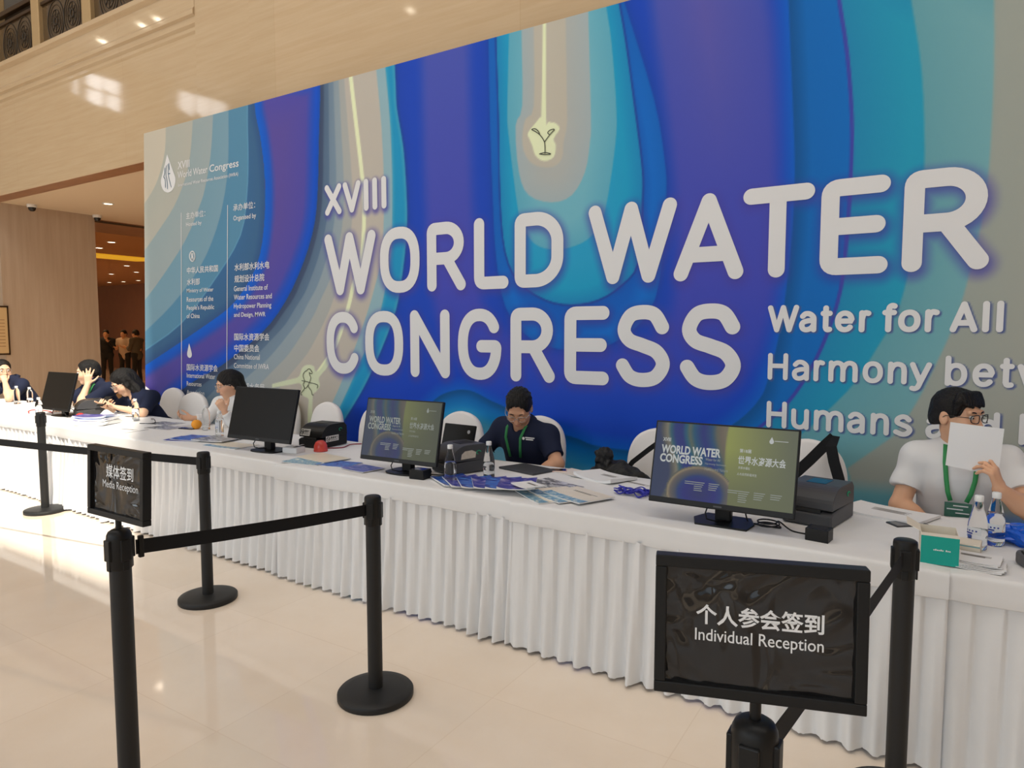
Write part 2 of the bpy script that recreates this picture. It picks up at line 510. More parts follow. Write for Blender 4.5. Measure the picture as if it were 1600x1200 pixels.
# outlines of the printed picture, in millimetres on the panel (across, up)
BP = {
 'l6': [(-5088,4027),(-5095,3792),(-5124,3408),(-5144,3061),(-5200,2682),(-5367,2309),(-5655,1918),(-6047,1593),(-6735,1239),(-7342,1008),(-8070,619),(-8696,220),(-8846,207),(-8494,4683)],
 'l5': [(-6055,4022),(-6038,3828),(-5973,3578),(-5921,3150),(-5961,2668),(-6100,2289),(-6466,1938),(-7001,1686),(-8236,1201),(-8410,1125),(-8775,1114),(-8494,4683)],
 'l4': [(-6168,4010),(-6181,3722),(-6184,3429),(-6222,3047),(-6346,2639),(-6787,2212),(-7461,1718),(-8222,1397),(-8396,1316),(-8759,1309),(-8494,4683)],
 'l3': [(-6474,3998),(-6479,3890),(-6504,3455),(-6578,3111),(-6749,2727),(-7071,2331),(-7613,1936),(-8206,1616),(-8381,1521),(-8743,1519),(-8494,4683)],
 'l2': [(-6737,4010),(-6746,3914),(-6808,3526),(-6930,3180),(-7046,2993),(-7318,2654),(-7784,2277),(-8178,2002),(-8352,1913),(-8711,1920),(-8494,4683)],
 'l1': [(-7107,3969),(-7113,3911),(-7171,3596),(-7276,3346),(-7516,3049),(-7841,2803),(-8136,2598),(-8307,2516),(-8663,2537),(-8494,4683)],
 'l0': [(-7620,3980),(-7655,3698),(-7770,3459),(-7913,3291),(-8117,3141),(-8267,3065),(-8619,3097),(-8494,4683)],
 's0': [(-5088,4027),(-5095,3792),(-5124,3408),(-5144,3061),(-5200,2682),(-5367,2309),(-5655,1918),(-6047,1593),(-6735,1239),(-7342,1008),(-8070,619),(-8696,220),(-5202,258),(-4922,667),(-4761,865),(-4589,1082),(-4405,1363),(-4242,1658),(-4146,1888),(-4065,2271),(-4031,2560),(-4034,2839),(-4065,3229),(-4133,3570),(-4144,3791),(-4156,4012)],
 's1': [(-5038,4025),(-5041,3851),(-5048,3677),(-5057,3503),(-5065,3327),(-5071,3151),(-5085,2974),(-5106,2797),(-5150,2623),(-5217,2452),(-5301,2282),(-5410,2116),(-5529,1949),(-5697,1796),(-5869,1640),(-6091,1506),(-6325,1370),(-6577,1236),(-6863,1114),(-7150,977),(-7429,817),(-7716,649),(-7991,461),(-8277,265),(-5294,249),(-5054,657),(-4782,1073),(-4608,1359),(-4415,1659),(-4298,2007),(-4223,2326),(-4198,2856),(-4211,3417),(-4262,3940),(-4268,4007)],
 's2': [(-4976,4022),(-4977,3852),(-4979,3682),(-4983,3511),(-4985,3340),(-4986,3167),(-4995,2995),(-5008,2823),(-5043,2653),(-5098,2485),(-5169,2319),(-5261,2156),(-5368,1992),(-5515,1841),(-5664,1686),(-5855,1550),(-6058,1411),(-6277,1275),(-6531,1150),(-6787,1012),(-7035,855),(-7288,690),(-7532,507),(-7784,318),(-5294,249),(-5054,657),(-4782,1073),(-4608,1359),(-4415,1659),(-4298,2007),(-4223,2326),(-4198,2856),(-4211,3417),(-4262,3940),(-4268,4007)],
 's3': [(-4911,4018),(-4909,3853),(-4906,3687),(-4904,3520),(-4901,3353),(-4897,3185),(-4899,3018),(-4906,2850),(-4930,2684),(-4973,2520),(-5031,2357),(-5106,2197),(-5200,2038),(-5327,1888),(-5453,1733),(-5613,1594),(-5784,1453),(-5971,1314),(-6193,1186),(-6419,1048),(-6638,893),(-6858,731),(-7071,554),(-7290,371),(-5294,249),(-5054,657),(-4782,1073),(-4608,1359),(-4415,1659),(-4298,2007),(-4223,2326),(-4198,2856),(-4211,3417),(-4262,3940),(-4268,4007)],
 's4': [(-4843,4015),(-4838,3854),(-4829,3692),(-4822,3530),(-4813,3367),(-4804,3204),(-4800,3041),(-4799,2878),(-4813,2717),(-4843,2556),(-4889,2397),(-4945,2240),(-5027,2084),(-5133,1936),(-5236,1782),(-5366,1640),(-5506,1496),(-5661,1354),(-5851,1222),(-6048,1083),(-6239,931),(-6427,771),(-6611,600),(-6800,424),(-5294,249),(-5054,657),(-4782,1073),(-4608,1359),(-4415,1659),(-4298,2007),(-4223,2326),(-4198,2856),(-4211,3417),(-4262,3940),(-4268,4007)],
 's5': [(-4771,4011),(-4763,3855),(-4749,3697),(-4736,3540),(-4722,3382),(-4707,3223),(-4696,3065),(-4687,2907),(-4692,2750),(-4709,2594),(-4741,2439),(-4780,2284),(-4849,2133),(-4934,1985),(-5014,1833),(-5114,1686),(-5224,1539),(-5348,1394),(-5508,1258),(-5677,1119),(-5841,969),(-5999,812),(-6155,647),(-6315,477),(-5294,249),(-5054,657),(-4782,1073),(-4608,1359),(-4415,1659),(-4298,2007),(-4223,2326),(-4198,2856),(-4211,3417),(-4262,3940),(-4268,4007)],
 't1': [(-4375,4001),(-4369,3939),(-4317,3433),(-4297,2867),(-4331,2332),(-4431,2012),(-4558,1719),(-4749,1356),(-4929,1042),(-5190,647),(-5386,305),(-5294,249),(-5054,657),(-4782,1073),(-4608,1359),(-4415,1659),(-4298,2007),(-4223,2326),(-4198,2856),(-4211,3417),(-4262,3940),(-4268,4007)],
 't2': [(-4268,4007),(-4262,3940),(-4211,3417),(-4198,2856),(-4223,2326),(-4298,2007),(-4415,1659),(-4608,1359),(-4782,1073),(-5054,657),(-5294,249),(-5202,258),(-4922,667),(-4761,865),(-4589,1082),(-4405,1363),(-4242,1658),(-4146,1888),(-4065,2271),(-4031,2560),(-4034,2839),(-4065,3229),(-4133,3570),(-4144,3791),(-4156,4012)],
 'u0': [(-3082,4257),(-3082,3979),(-3058,3334),(-3043,2681),(-2996,2256),(-2870,2013),(-2627,1862),(-2395,1818),(-2174,1850),(-1989,1954),(-1863,2115),(-1840,2558),(-1848,2791),(-1918,3262),(-1986,3688),(-2051,4022),(-2071,4158),(-3079,4426)],
 'uo': [(-3164,4449),(-3154,3755),(-3143,3251),(-3119,2690),(-3089,2225),(-2997,1808),(-2755,1549),(-2395,1462),(-2091,1505),(-1817,1692),(-1701,1963),(-1660,2540),(-1678,2815),(-1760,3234),(-1975,3892),(-2062,4155)],
 'u1': [(-2957,4400),(-2964,3940),(-2979,3372),(-2964,3139),(-2871,2534),(-2794,2373),(-2688,2276),(-2512,2239),(-2315,2275),(-2206,2353),(-2127,2492),(-2053,2935),(-2044,3214),(-2088,3687),(-2130,3938),(-2159,4187)],
 'u2': [(-2849,4371),(-2848,3939),(-2841,3374),(-2902,3232),(-2871,2870),(-2780,2680),(-2572,2603),(-2401,2640),(-2292,2799),(-2253,3011),(-2247,3201),(-2275,3927),(-2288,4221)],
 'u3': [(-2742,4294),(-2738,3939),(-2736,3356),(-2811,3268),(-2841,3121),(-2810,2990),(-2720,2902),(-2573,2871),(-2488,2922),(-2474,3043),(-2447,3161),(-2448,3355),(-2463,3936),(-2473,4224)],
 'ug': [(-2669,4275),(-2659,3945),(-2668,3320),(-2683,3260),(-2787,3163),(-2775,3111),(-2750,3057),(-2720,2977),(-2646,2925),(-2559,2943),(-2540,3027),(-2560,3080),(-2509,3146),(-2546,3196),(-2604,3215),(-2627,3263),(-2630,3951),(-2637,4267)],
 'bowl': [(-894,3844),(-885,3687),(-840,3033),(-816,2594),(-826,2152),(-874,1637),(-948,1276),(-993,1163),(-1074,1059),(-1169,974),(-1358,844),(-1633,756),(-1912,730),(-2193,743),(-2329,781),(-2543,825),(-2759,896),(-3004,991),(-3156,1041),(-3318,1103),(-3452,1114),(-3611,1079),(-3731,1017),(-3914,858),(-4184,544),(-9499,-108),(-8942,6290),(-898,3999)],
 'R1': [(-596,3764),(-582,3612),(-528,3291),(-490,2913),(-483,2596),(-492,2227),(-516,1877),(-585,1592),(-684,1347),(-812,1134),(-952,990),(-1182,793),(-1535,552),(712,777),(578,3515)],
 'R2': [(-233,3668),(-213,3520),(-145,3112),(-112,2630),(-119,2272),(-179,1892),(-228,1692),(-320,1501),(-432,1291),(-561,1128),(-699,975),(-930,773),(-1133,555),(712,777),(578,3515)],
 'R3': [(175,3559),(184,3422),(200,3044),(201,2532),(177,2211),(124,1880),(70,1641),(-4,1426),(-97,1184),(-212,973),(-429,680),(712,777),(578,3515)],
 'goat': [(-5895,1066),(-5744,1099),(-5587,1131),(-5480,1160),(-5430,1246),(-5354,1280),(-5262,1270),(-5236,1220),(-5172,1234),(-5079,1337),(-5006,1445),(-4962,1421),(-5064,1269),(-5155,1190),(-5193,1145),(-5177,1075),(-5233,1016),(-5280,981),(-5294,833),(-5308,703),(-5364,699),(-5359,829),(-5347,933),(-5402,956),(-5458,986),(-5437,1045),(-5473,1089),(-5598,1071),(-5897,1026)],
}
BL = {
 'stripe': [(-4684,4007),(-4686,3950),(-4631,3539),(-4582,3187),(-4549,2894),(-4546,2661),(-4586,2313),(-4699,2045),(-4780,1819),(-4952,1476),(-5172,1234),(-5323,1089)],
 'b8': [(-4156,4012),(-4144,3791),(-4133,3570),(-4065,3229),(-4034,2839),(-4031,2560),(-4065,2271),(-4146,1888),(-4242,1658),(-4405,1363),(-4589,1082),(-4761,865),(-4922,667),(-5202,258)],
 'U': [(-3082,4257),(-3082,3979),(-3058,3334),(-3043,2681),(-2996,2256),(-2870,2013),(-2627,1862),(-2395,1818),(-2174,1850),(-1989,1954),(-1863,2115),(-1840,2558),(-1848,2791),(-1918,3262),(-1986,3688),(-2051,4022)],
 'c2': [(-596,3764),(-582,3612),(-528,3291),(-490,2913),(-483,2596),(-492,2227),(-516,1877),(-585,1592),(-684,1347),(-812,1134),(-952,990),(-1182,793),(-1535,552)],
 'b7': [(-5088,4027),(-5095,3792),(-5124,3408),(-5144,3061),(-5200,2682),(-5367,2309),(-5655,1918),(-6047,1593),(-6735,1239),(-7342,1008),(-8070,619),(-8696,220)],
 'purple': [(-3596,4154),(-3594,3636),(-3575,2789),(-3526,2143),(-3435,1708),(-3187,1414),(-2754,1242),(-2246,1182),(-1737,1231),(-1393,1445),(-1250,1902),(-1262,2415),(-1293,2840),(-1361,3393),(-1434,3823),(-1470,4080)],
}
BG = [[(-5355,1223),(-5333,1240),(-5306,1234),(-5278,1203),(-5302,1193),(-5323,1204),(-5314,1177),(-5302,1153),(-5316,1115),(-5337,1084),(-5334,1055),(-5300,1023),(-5288,985),(-5266,982)],[(-5355,1223),(-5388,1209),(-5415,1174),(-5400,1135),(-5391,1113),(-5415,1081),(-5397,1041),(-5438,1003),(-5452,977),(-5429,974)],[(-5435,1119),(-5370,1112),(-5313,1103),(-5208,1085),(-5215,1051)],[(-5337,1082),(-5370,1049),(-5397,1041)]]
BT = [[(-2632,2978),(-2638,3066),(-2679,3127),(-2721,3159),(-2751,3178),(-2721,3179),(-2691,3154),(-2679,3127)],[(-2638,3066),(-2592,3114),(-2552,3148),(-2589,3148),(-2609,3132),(-2592,3114)],[(-2685,2983),(-2632,2986),(-2582,2969),(-2632,2971),(-2685,2983)]]

def catmull(p, n=8):
    q = [p[0]] + p + [p[-1]]; out = []
    for i in range(1, len(q) - 2):
        for k in range(n):
            t = k / n
            out.append(tuple(.5 * (2 * q[i][j] + (q[i + 1][j] - q[i - 1][j]) * t + (2 * q[i - 1][j] - 5 * q[i][j] + 4 * q[i + 1][j] - q[i + 2][j]) * t * t
                                   + (3 * q[i][j] - q[i - 1][j] - 3 * q[i + 1][j] + q[i + 2][j]) * t ** 3) for j in (0, 1)))
    return out + [p[-1]]


def sup(W, H, a0, a1, n=40, e=2.5):
    out = []
    for k in range(n + 1):
        a = R(a0 + (a1 - a0) * k / n); c, s_ = cos(a), sin(a)
        out.append((W / 2 + W / 2 * math.copysign(abs(c) ** (2 / e), c), H / 2 + H / 2 * math.copysign(abs(s_) ** (2 / e), s_)))
    return out


def glyph(ch, W, H, X=None):
    """pen paths of a round-ended letter; W x H is the box of the pen's centre line, X the height of small letters"""
    r = min(W * .5, H * .25)
    if ch == 'W' or ch == 'w':
        h_ = H if ch == 'W' else X
        p = [(0, h_), (W * .26, 0), (W * .5, h_), (W * .74, 0), (W, h_)]
        return [[a, b_] for a, b_ in zip(p, p[1:])]
    if ch == 'O': return [sup(W, H, 90, 450)]
    if ch == 'R': return [joint([(0, 0), (0, H), (W * .5, H)], .08 * H) + arc(W * .5, H * .735, W * .44, H * .265, 90, -90) + [(0, H * .47)], [(W * .52, H * .47), (W, 0)]]
    if ch == 'L': return [joint([(0, H), (0, 0), (W, 0)], .1 * H)]
    if ch == 'D': return [joint([(0, H * .5), (0, H), (W * .42, H)], .08 * H) + arc(W * .42, H * .62, W * .58, H * .38, 90, 0) + arc(W * .42, H * .38, W * .58, H * .38, 0, -90) + joint([(W * .42, 0), (0, 0), (0, H * .5)], .08 * H)]
    if ch == 'E': return [joint([(W, H), (0, H), (0, 0), (W, 0)], .1 * H), [(0, H * .51), (W * .93, H * .51)]]
    if ch == 'A': return [[(0, 0), (W / 2, H)], [(W / 2, H), (W, 0)], [(W * .2, H * .26), (W * .8, H * .26)]]
    if ch == 'T': return [[(0, H), (W, H)], [(W / 2, H), (W / 2, 0)]]
    if ch == 'C': return [sup(W, H, 33, 327, 40, 2.3)]
    if ch == 'N': return [[(0, 0), (0, H)], [(0, H), (W, 0)], [(W, 0), (W, H)]]
    if ch == 'G': return [sup(W, H, 33, 345, 44, 2.3) + joint([(W * .985, H * .36), (W, H * .47), (W * .56, H * .47)], .04 * H)]
    if ch == 'S': return [catmull([(W * .94, H * .78), (W * .76, H * .96), (W * .48, H), (W * .2, H * .95), (W * .05, H * .75), (W * .18, H * .59), (W * .5, H * .51), (W * .82, H * .42), (W * .97, H * .24), (W * .8, H * .05), (W * .48, 0), (W * .2, H * .05), (W * .02, H * .21)])]
    if ch == 'X': return [[(0, H), (W, 0)], [(0, 0), (W, H)]]
    if ch == 'V': return [[(0, H), (W / 2, 0)], [(W / 2, 0), (W, H)]]
    if ch in 'Il': return [[(W / 2, 0), (W / 2, H)]]
    if ch == 'H': return [[(0, 0), (0, H)], [(W, 0), (W, H)], [(0, H * .53), (W, H * .53)]]
    if ch == 'o': return [sup(W, X, 90, 450, 32, 2.2)]
    if ch == 'a': return [catmull([(W * .06, X * .84), (W * .3, X * .99), (W * .65, X * .98), (W * .95, X * .8), (W, X * .6)], 5) + [(W, 0)], catmull([(W, X * .57), (W * .55, X * .56), (W * .12, X * .46), (0, X * .27), (W * .12, X * .06), (W * .42, 0), (W * .78, X * .1), (W, X * .3)], 5)]
    if ch == 't': return [joint([(W * .4, H * .95), (W * .4, X * .1)], .01) + catmull([(W * .4, X * .25), (W * .48, X * .06), (W * .72, 0), (W, X * .02)], 4)[1:], [(0, X), (W, X)]]
    if ch == 'e': return [[(0, X * .52)] + [(W, X * .52)] + sup(W, X, 10, 318, 34, 2.2)]
    if ch == 'r': return [[(0, 0), (0, X)], catmull([(0, X * .62), (W * .2, X * .88), (W * .55, X), (W, X * .97)], 5)]
    if ch == 'f': return [catmull([(W, H * .98), (W * .75, H), (W * .48, H * .93), (W * .38, H * .75)], 5) + [(W * .38, 0)], [(0, X), (W * .95, X)]]
    if ch in 'nh': return [[(0, 0), (0, X if ch == 'n' else H)], catmull([(0, X * .6), (W * .2, X * .9), (W * .55, X), (W * .9, X * .88), (W, X * .6)], 5) + [(W, 0)]]
    if ch == 'm': return [[(0, 0), (0, X)]] + [catmull([(c, X * .6), (c + W * .1, X * .9), (c + W * .28, X), (c + W * .45, X * .88), (c + W * .5, X * .6)], 5) + [(c + W * .5, 0)] for c in (0, W * .5)]
    if ch == 'u': return [[(W, 0), (W, X)], [(0, X)] + catmull([(0, X * .4), (W * .1, X * .12), (W * .45, 0), (W * .8, X * .1), (W, X * .4)], 5)]
    if ch == 'y': return [[(0, X), (W * .5, X * .02)], [(W, X), (W * .5, X * .02)] + catmull([(W * .5, X * .02), (W * .36, -X * .26), (W * .18, -X * .36), (W * .02, -X * .34)], 4)[1:]]
    if ch in 'bd':
        m_ = (lambda x: x) if ch == 'b' else (lambda x: W - x)
        return [[(m_(0), 0), (m_(0), H)], [(m_(p[0]), p[1]) for p in sup(W, X, 150, 150 + 360, 32, 2.2)]]
    if ch == 's': return [[(p[0], p[1]) for p in catmull([(W * .92, X * .84), (W * .7, X * .98), (W * .4, X), (W * .1, X * .86), (W * .1, X * .66), (W * .45, X * .54), (W * .85, X * .42), (W, X * .25), (W * .8, X * .05), (W * .45, 0), (0, X * .12)], 5)]]
    raise KeyError(ch)


HEAD = []   # (paths in metres on the panel, pen width)
def letter(ch, x0, x1, z0, z1, w, X=None):
    ps = glyph(ch, max(x1 - x0 - w, .001), z1 - z0 - w, (X - w) if X else None)
    HEAD.append(([[(x0 + w / 2 + a, z0 + w / 2 + b_) for a, b_ in resample(p, .03)] for p in ps], w))
for ch, x0, x1 in (('W', -5.07, -4.403), ('O', -4.355, -3.889), ('R', -3.806, -3.391), ('L', -3.306, -2.966), ('D', -2.909, -2.469), ('W', -2.258, -1.58), ('A', -1.596, -1.119), ('T', -1.131, -.693), ('E', -.655, -.277), ('R', -.205, .222)):
    letter(ch, x0, x1, 1.958, 2.543, .104)
for ch, x0, x1 in (('C', -5.069, -4.62), ('O', -4.555, -4.089), ('N', -4.005, -3.565), ('G', -3.477, -3.034), ('R', -2.948, -2.538), ('E', -2.456, -2.08), ('S', -2.03, -1.602), ('S', -1.545, -1.11)):
    letter(ch, x0, x1, 1.206, 1.80, .103)
for ch, x0, x1 in (('X', -5.052, -4.83), ('V', -4.812, -4.582), ('I', -4.546, -4.482), ('I', -4.438, -4.375), ('I', -4.328, -4.264)):
    letter(ch, x0, x1, 2.72, 3.008, .06)
NBIG = len(HEAD)
for z0, row in ((1.603, 'W -956 -765 a -763 -660 t -638 -568 e -554 -443 r -420 -353 f -295 -215 o -210 -94 r -73 0 A 51 185 l 204 240 l 269 305'),
                (1.292, 'H -947 -822 a -797 -694 r -668 -602 m -581 -415 o -389 -278 n -253 -152 y -139 -26 b 39 148 e 172 278 t 298 366 w 378 540 e 552 660 e 680 788 n 815 917'),
                (.976, 'H -947 -821 u -793 -686 m -657 -484 a -465 -365 n -335 -234 s -212 -111 a -46 52 n 84 185 d 205 312 N 400 525 a 555 655 t 675 745 u 770 875 r 900 966 e 980 1086')):
    q = row.split()
    for ch, x0, x1 in zip(q[::3], q[1::3], q[2::3]):
        letter(ch, int(x0) / 1000, int(x1) / 1000, z0, z0 + .176, .0295 if z0 < 1.6 else .033, .135)

# picture colours are worked out on a fine grid of the panel
xs = np.concatenate([np.arange(-8.28, -3.0, .0115), np.arange(-3.0, .5, .009), np.linspace(.5, 3.4, 90)])
zs = np.concatenate([np.linspace(.02, .70, 8), np.arange(.72, 3.95, .0105), [3.95]])
XX, ZZ = np.meshgrid(xs, zs)
XL = -8.07 - .060 * (3.95 - ZZ)
XX = np.maximum(XX, XL)
shape = XX.shape
px_, pz_ = XX.ravel().astype(np.float32), ZZ.ravel().astype(np.float32)
col = np.zeros((px_.size, 3), np.float32)


BP = {k: catmull([tuple(p) for p in v], 3) for k, v in BP.items()}
BL = {k: catmull([tuple(p) for p in v], 3) for k, v in BL.items()}


def sdist(poly, closed=True, margin=.6, sel0=None):
    """signed distance (positive inside) to a polygon, or distance to a line"""
    P_ = np.array(poly, np.float32) / 1000
    d = np.full(px_.size, 9., np.float32); ins = np.zeros(px_.size, bool)
    lo = P_.min(0) - margin; hi = P_.max(0) + margin
    sel = np.nonzero((px_ > lo[0]) & (px_ < hi[0]) & (pz_ > lo[1]) & (pz_ < hi[1]))[0]
    x, z_ = px_[sel], pz_[sel]
    dd = np.full(x.size, 81., np.float32); ii = np.zeros(x.size, bool)
    n = len(P_)
    for i in range(n if closed else n - 1):
        a, c = P_[i], P_[(i + 1) % n]
        e = c - a; L2 = float(e @ e) + 1e-12
        t = np.clip(((x - a[0]) * e[0] + (z_ - a[1]) * e[1]) / L2, 0, 1)
        dd = np.minimum(dd, (x - a[0] - t * e[0]) ** 2 + (z_ - a[1] - t * e[1]) ** 2)
        if closed:
            cr = (a[1] > z_) != (c[1] > z_)
            ii ^= cr & (x < e[0] * (z_ - a[1]) / (e[1] if e[1] else 1e-9) + a[0])
    d[sel] = np.sqrt(dd); ins[sel] = ii
    return np.where(ins, d, -d) if closed else d


def ramp(d, stops):
    ds = [s_[0] for s_ in stops]
    return np.stack([np.interp(d, ds, [s_[1][k] for s_ in stops]) for k in range(3)], 1)


def over(c, alpha):
    global col
    col = col + (np.asarray(c, np.float32) - col) * alpha[:, None].astype(np.float32)


def layer(key, stops, aa=.010, rim=None, rimw=.01, edge=None):
    """edge: (colour, width, strength) of the printed dark line that follows the outline on its outer side"""
    d = sdist(BP[key])
    if edge:
        over(edge[0], edge[2] * np.exp(-np.maximum(-d, 0) / edge[1]) * (d < 0))
    if rim:
        over(rim, np.clip((d + rimw) / aa + .5, 0, 1))
    over(ramp(d, stops), np.clip(d / aa + .5, 0, 1))
    return d


BLUE, PURP, DEEP = (0, 72, 172), (66, 66, 155), (10, 58, 168)
dk = sdist(BP['bowl'])                      # the big bowl edge first: what lies beyond it
far = np.maximum(-dk, 0)
col[:] = ramp(far, [(0, (0, 72, 132)), (.10, (0, 92, 166)), (.6, (0, 98, 176))])
low = np.clip((1.25 - pz_) / .3, 0, 1) * np.clip((-1.05 - px_) / .3, 0, 1)
over(ramp(far, [(0, (0, 66, 112)), (.06, (0, 92, 158)), (.14, (14, 118, 176)), (.22, (66, 148, 180)), (.4, (112, 168, 188))]), low)
d = sdist(BP['R1']); over((55, 60, 150), np.clip((d + .022) / .008 + .5, 0, 1)); over(ramp(d, [(0, (22, 120, 160)), (.3, (26, 136, 166))]), np.clip(d / .008 + .5, 0, 1))
for k, s_ in (('R2', [(0, (88, 142, 152)), (.5, (112, 158, 162))]), ('R3', [(0, (140, 146, 138)), (1.2, (160, 152, 140)), (2.5, (110, 150, 155))])):
    layer(k, s_, aa=.014)
bowl = np.clip(dk / .010 + .5, 0, 1)
over(ramp(np.maximum(dk, 0), [(0, (0, 84, 178)), (.12, DEEP), (.7, (16, 60, 165))]), bowl)
dp = sdist(BL['purple'], False)
rt_ = np.clip((px_ + 2.4) / 1.0, 0, 1)
w0 = .17 + .10 * rt_ + .06 * rt_ * np.clip((pz_ - 2.4) / 1.2, 0, 1)
sm_ = np.clip(1 - np.maximum(dp - w0, 0) / .17, 0, 1); sm_ = sm_ * sm_ * (3 - 2 * sm_)
over(np.stack([np.interp(pz_, [1.0, 1.45, 2.0, 3.9], v) for v in ((14, 46, 60, 64), (62, 62, 64, 74), (172, 164, 160, 158))], 1), .97 * sm_ * bowl)
over((84, 78, 152), .8 * np.clip(1 - dp / .34, 0, 1) * np.clip((pz_ - 2.5) / 1.2, 0, 1) * rt_ * bowl)
# nested U of the middle, with the sprout
layer('uo', [(0, (0, 88, 170)), (.10, (0, 96, 182)), (.2, (0, 84, 172))], aa=.012, edge=((0, 50, 120), .03, .35))
layer('u0', [(0, (14, 120, 168)), (.12, (18, 138, 176)), (.3, (30, 140, 178))], aa=.008, rim=(20, 60, 140), rimw=.016, edge=((0, 62, 140), .05, .4))
layer('u1', [(0, (82, 150, 170)), (.2, (100, 160, 174))])
layer('u2', [(0, (146, 158, 160)), (.2, (155, 158, 154))])
layer('u3', [(0, (168, 162, 148)), (.2, (170, 164, 150))], aa=.015)
layer('ug', [(0, (204, 211, 172)), (.2, (206, 212, 174))], aa=.008)
# left stream of layered bands
layer('s0', [(0, (14, 124, 166)), (.06, (20, 134, 172)), (.3, (20, 134, 172))], aa=.008, edge=((20, 50, 130), .05, .5))
d8 = sdist(BL['b8'], False); over((16, 62, 140), np.clip((.012 - np.abs(d8 - .012)) / .008 + .5, 0, 1) * .8)
layer('t1', [(0, (110, 155, 170)), (1, (110, 155, 170))], aa=.014)
for k, c_ in (('s0', None), ('s1', (84, 108, 132)), ('s2', (108, 128, 144)), ('s3', (130, 143, 150)), ('s4', (150, 152, 148)), ('s5', (168, 161, 150))):
    if c_:
        layer(k, [(0, c_), (.5, c_)], aa=.014)
    else:
        d = sdist(BP['s0']); dl = sdist(BL['b7'], False)
        over((62, 78, 108), np.clip(d / .01 + .5, 0, 1) * np.clip((.16 - dl) / .05, 0, 1))
layer('t1', [(0, (128, 158, 166)), (1, (128, 158, 166))], aa=.014)
layer('t2', [(0, (58, 142, 170)), (.04, (20, 130, 172)), (1, (20, 130, 172))], aa=.014)
d = sdist(BL['stripe'], False); over((206, 211, 172), np.clip((.024 - d) / .010 + .5, 0, 1))
layer('goat', [(0, (190, 196, 165)), (.2, (194, 200, 168))], aa=.01)
# left fan and the purple river
layer('l6', [(0, (0, 66, 160)), (.05, (4, 70, 176)), (.19, (70, 64, 145)), (.5, (78, 66, 138))], aa=.010, edge=((40, 50, 70), .10, .55))
dl6 = sdist(BP['l5'])
over(ramp(-dl6, [(0, (0, 84, 180)), (.06, (4, 78, 176)), (.19, (72, 66, 145))]), np.clip((.18 - np.abs(-dl6)) / .08, 0, 1) * (dl6 < 0) * np.clip(sdist(BP['l6']) / .01, 0, 1))
layer('l5', [(0, (40, 74, 118)), (.10, (50, 88, 124)), (.5, (48, 92, 134))], aa=.010)
for k, c_, c2 in (('l4', (76, 122, 148), (72, 118, 146)), ('l3', (108, 138, 152), (98, 134, 150)), ('l2', (138, 148, 148), (128, 145, 148)), ('l1', (158, 156, 145), (150, 154, 146)), ('l0', (176, 167, 150), (172, 165, 150))):
    layer(k, [(0, c_), (.6, c2)], aa=.012, rim=tuple(min(255, v * 1.12) for v in c_) if k == 'l4' else None, rimw=.014)
# soft violet print halo behind the headline
for i, (paths, w_) in enumerate(HEAD):
    pts = [q for p in paths for q in p]
    big = i < NBIG
    mg = w_ / 2 + (.12 if big else .03)
    x0, x1 = min(p[0] for p in pts) - mg, max(p[0] for p in pts) + mg
    z0, z1 = min(p[1] for p in pts) - mg - .03, max(p[1] for p in pts) + mg
    sel = np.nonzero((px_ > x0) & (px_ < x1) & (pz_ > z0) & (pz_ < z1))[0]
    dd = np.full(sel.size, 9., np.float32)
    ox, oz = (.006, -.020) if big else (.009, -.007)
    for p in paths:
        for a, c in zip(p, p[1:]):
            ax, az, ex, ez = a[0] + ox, a[1] + oz, c[0] - a[0], c[1] - a[1]
            t = np.clip(((px_[sel] - ax) * ex + (pz_[sel] - az) * ez) / (ex * ex + ez * ez + 1e-12), 0, 1)
            dd = np.minimum(dd, np.hypot(px_[sel] - ax - t * ex, pz_[sel] - az - t * ez))
    if big:
        al = .62 * np.clip(1 - (dd - w_ / 2) / (.075 if w_ > .08 else .05), 0, 1) ** 1.6
        hc = np.array((64, 58, 142), np.float32)
    else:
        al = .9 * np.clip((w_ / 2 + .002 - dd) / .008 + .5, 0, 1)
        hc = np.array((70, 82, 130), np.float32)
    col[sel] += (hc - col[sel]) * al[:, None]

GAIN = 1.40       # print pigment against the white of the letters
cl_ = np.clip(col / 255, 0, 1)
cl_ = np.where(cl_ <= .04045, cl_ / 12.92, ((cl_ + .055) / 1.055) ** 2.4)
alb = np.clip(cl_ * GAIN, 0, .9)
ny, nx = shape
idx = np.arange(nx * ny).reshape(ny, nx)
fc = np.stack([idx[:-1, :-1], idx[:-1, 1:], idx[1:, 1:], idx[1:, :-1]], -1).reshape(-1, 4)
me = bpy.data.meshes.new('printed_panel')
me.from_pydata(np.stack([px_, np.full_like(px_, YB), pz_], 1).tolist(), [], fc.tolist())
at = me.color_attributes.new('Col', 'FLOAT_COLOR', 'POINT')
at.data.foreach_set('color', np.concatenate([alb, np.ones((alb.shape[0], 1), np.float32)], 1).astype(np.float32).ravel())
M_print = vcol_mat('printed_fabric', .6, spec=.25)
me.materials.append(M_print)
bd = thing('event_backdrop', 'huge blue printed backdrop wall lettered World Water Congress behind the reception tables', 'backdrop', (0, 0, 0))
o = bpy.data.objects.new('printed_panel', me); COL.objects.link(o); o.parent = bd
MB().prism([(-8.075, 3.948), (-8.305, .0), (3.4, .0), (3.4, 3.948)], (YB + .004, YB + .1)).build('panel_frame', mat('backdrop_frame', C8(190, 175, 150), .6), bd)
mb = MB(); P3 = lambda x, z_: (x, YB - .003, z_)
for paths, w_ in HEAD:
    for p in paths:
        stroke(mb, p, w_, P3)
mb.build('headline_lettering', M_white, bd)

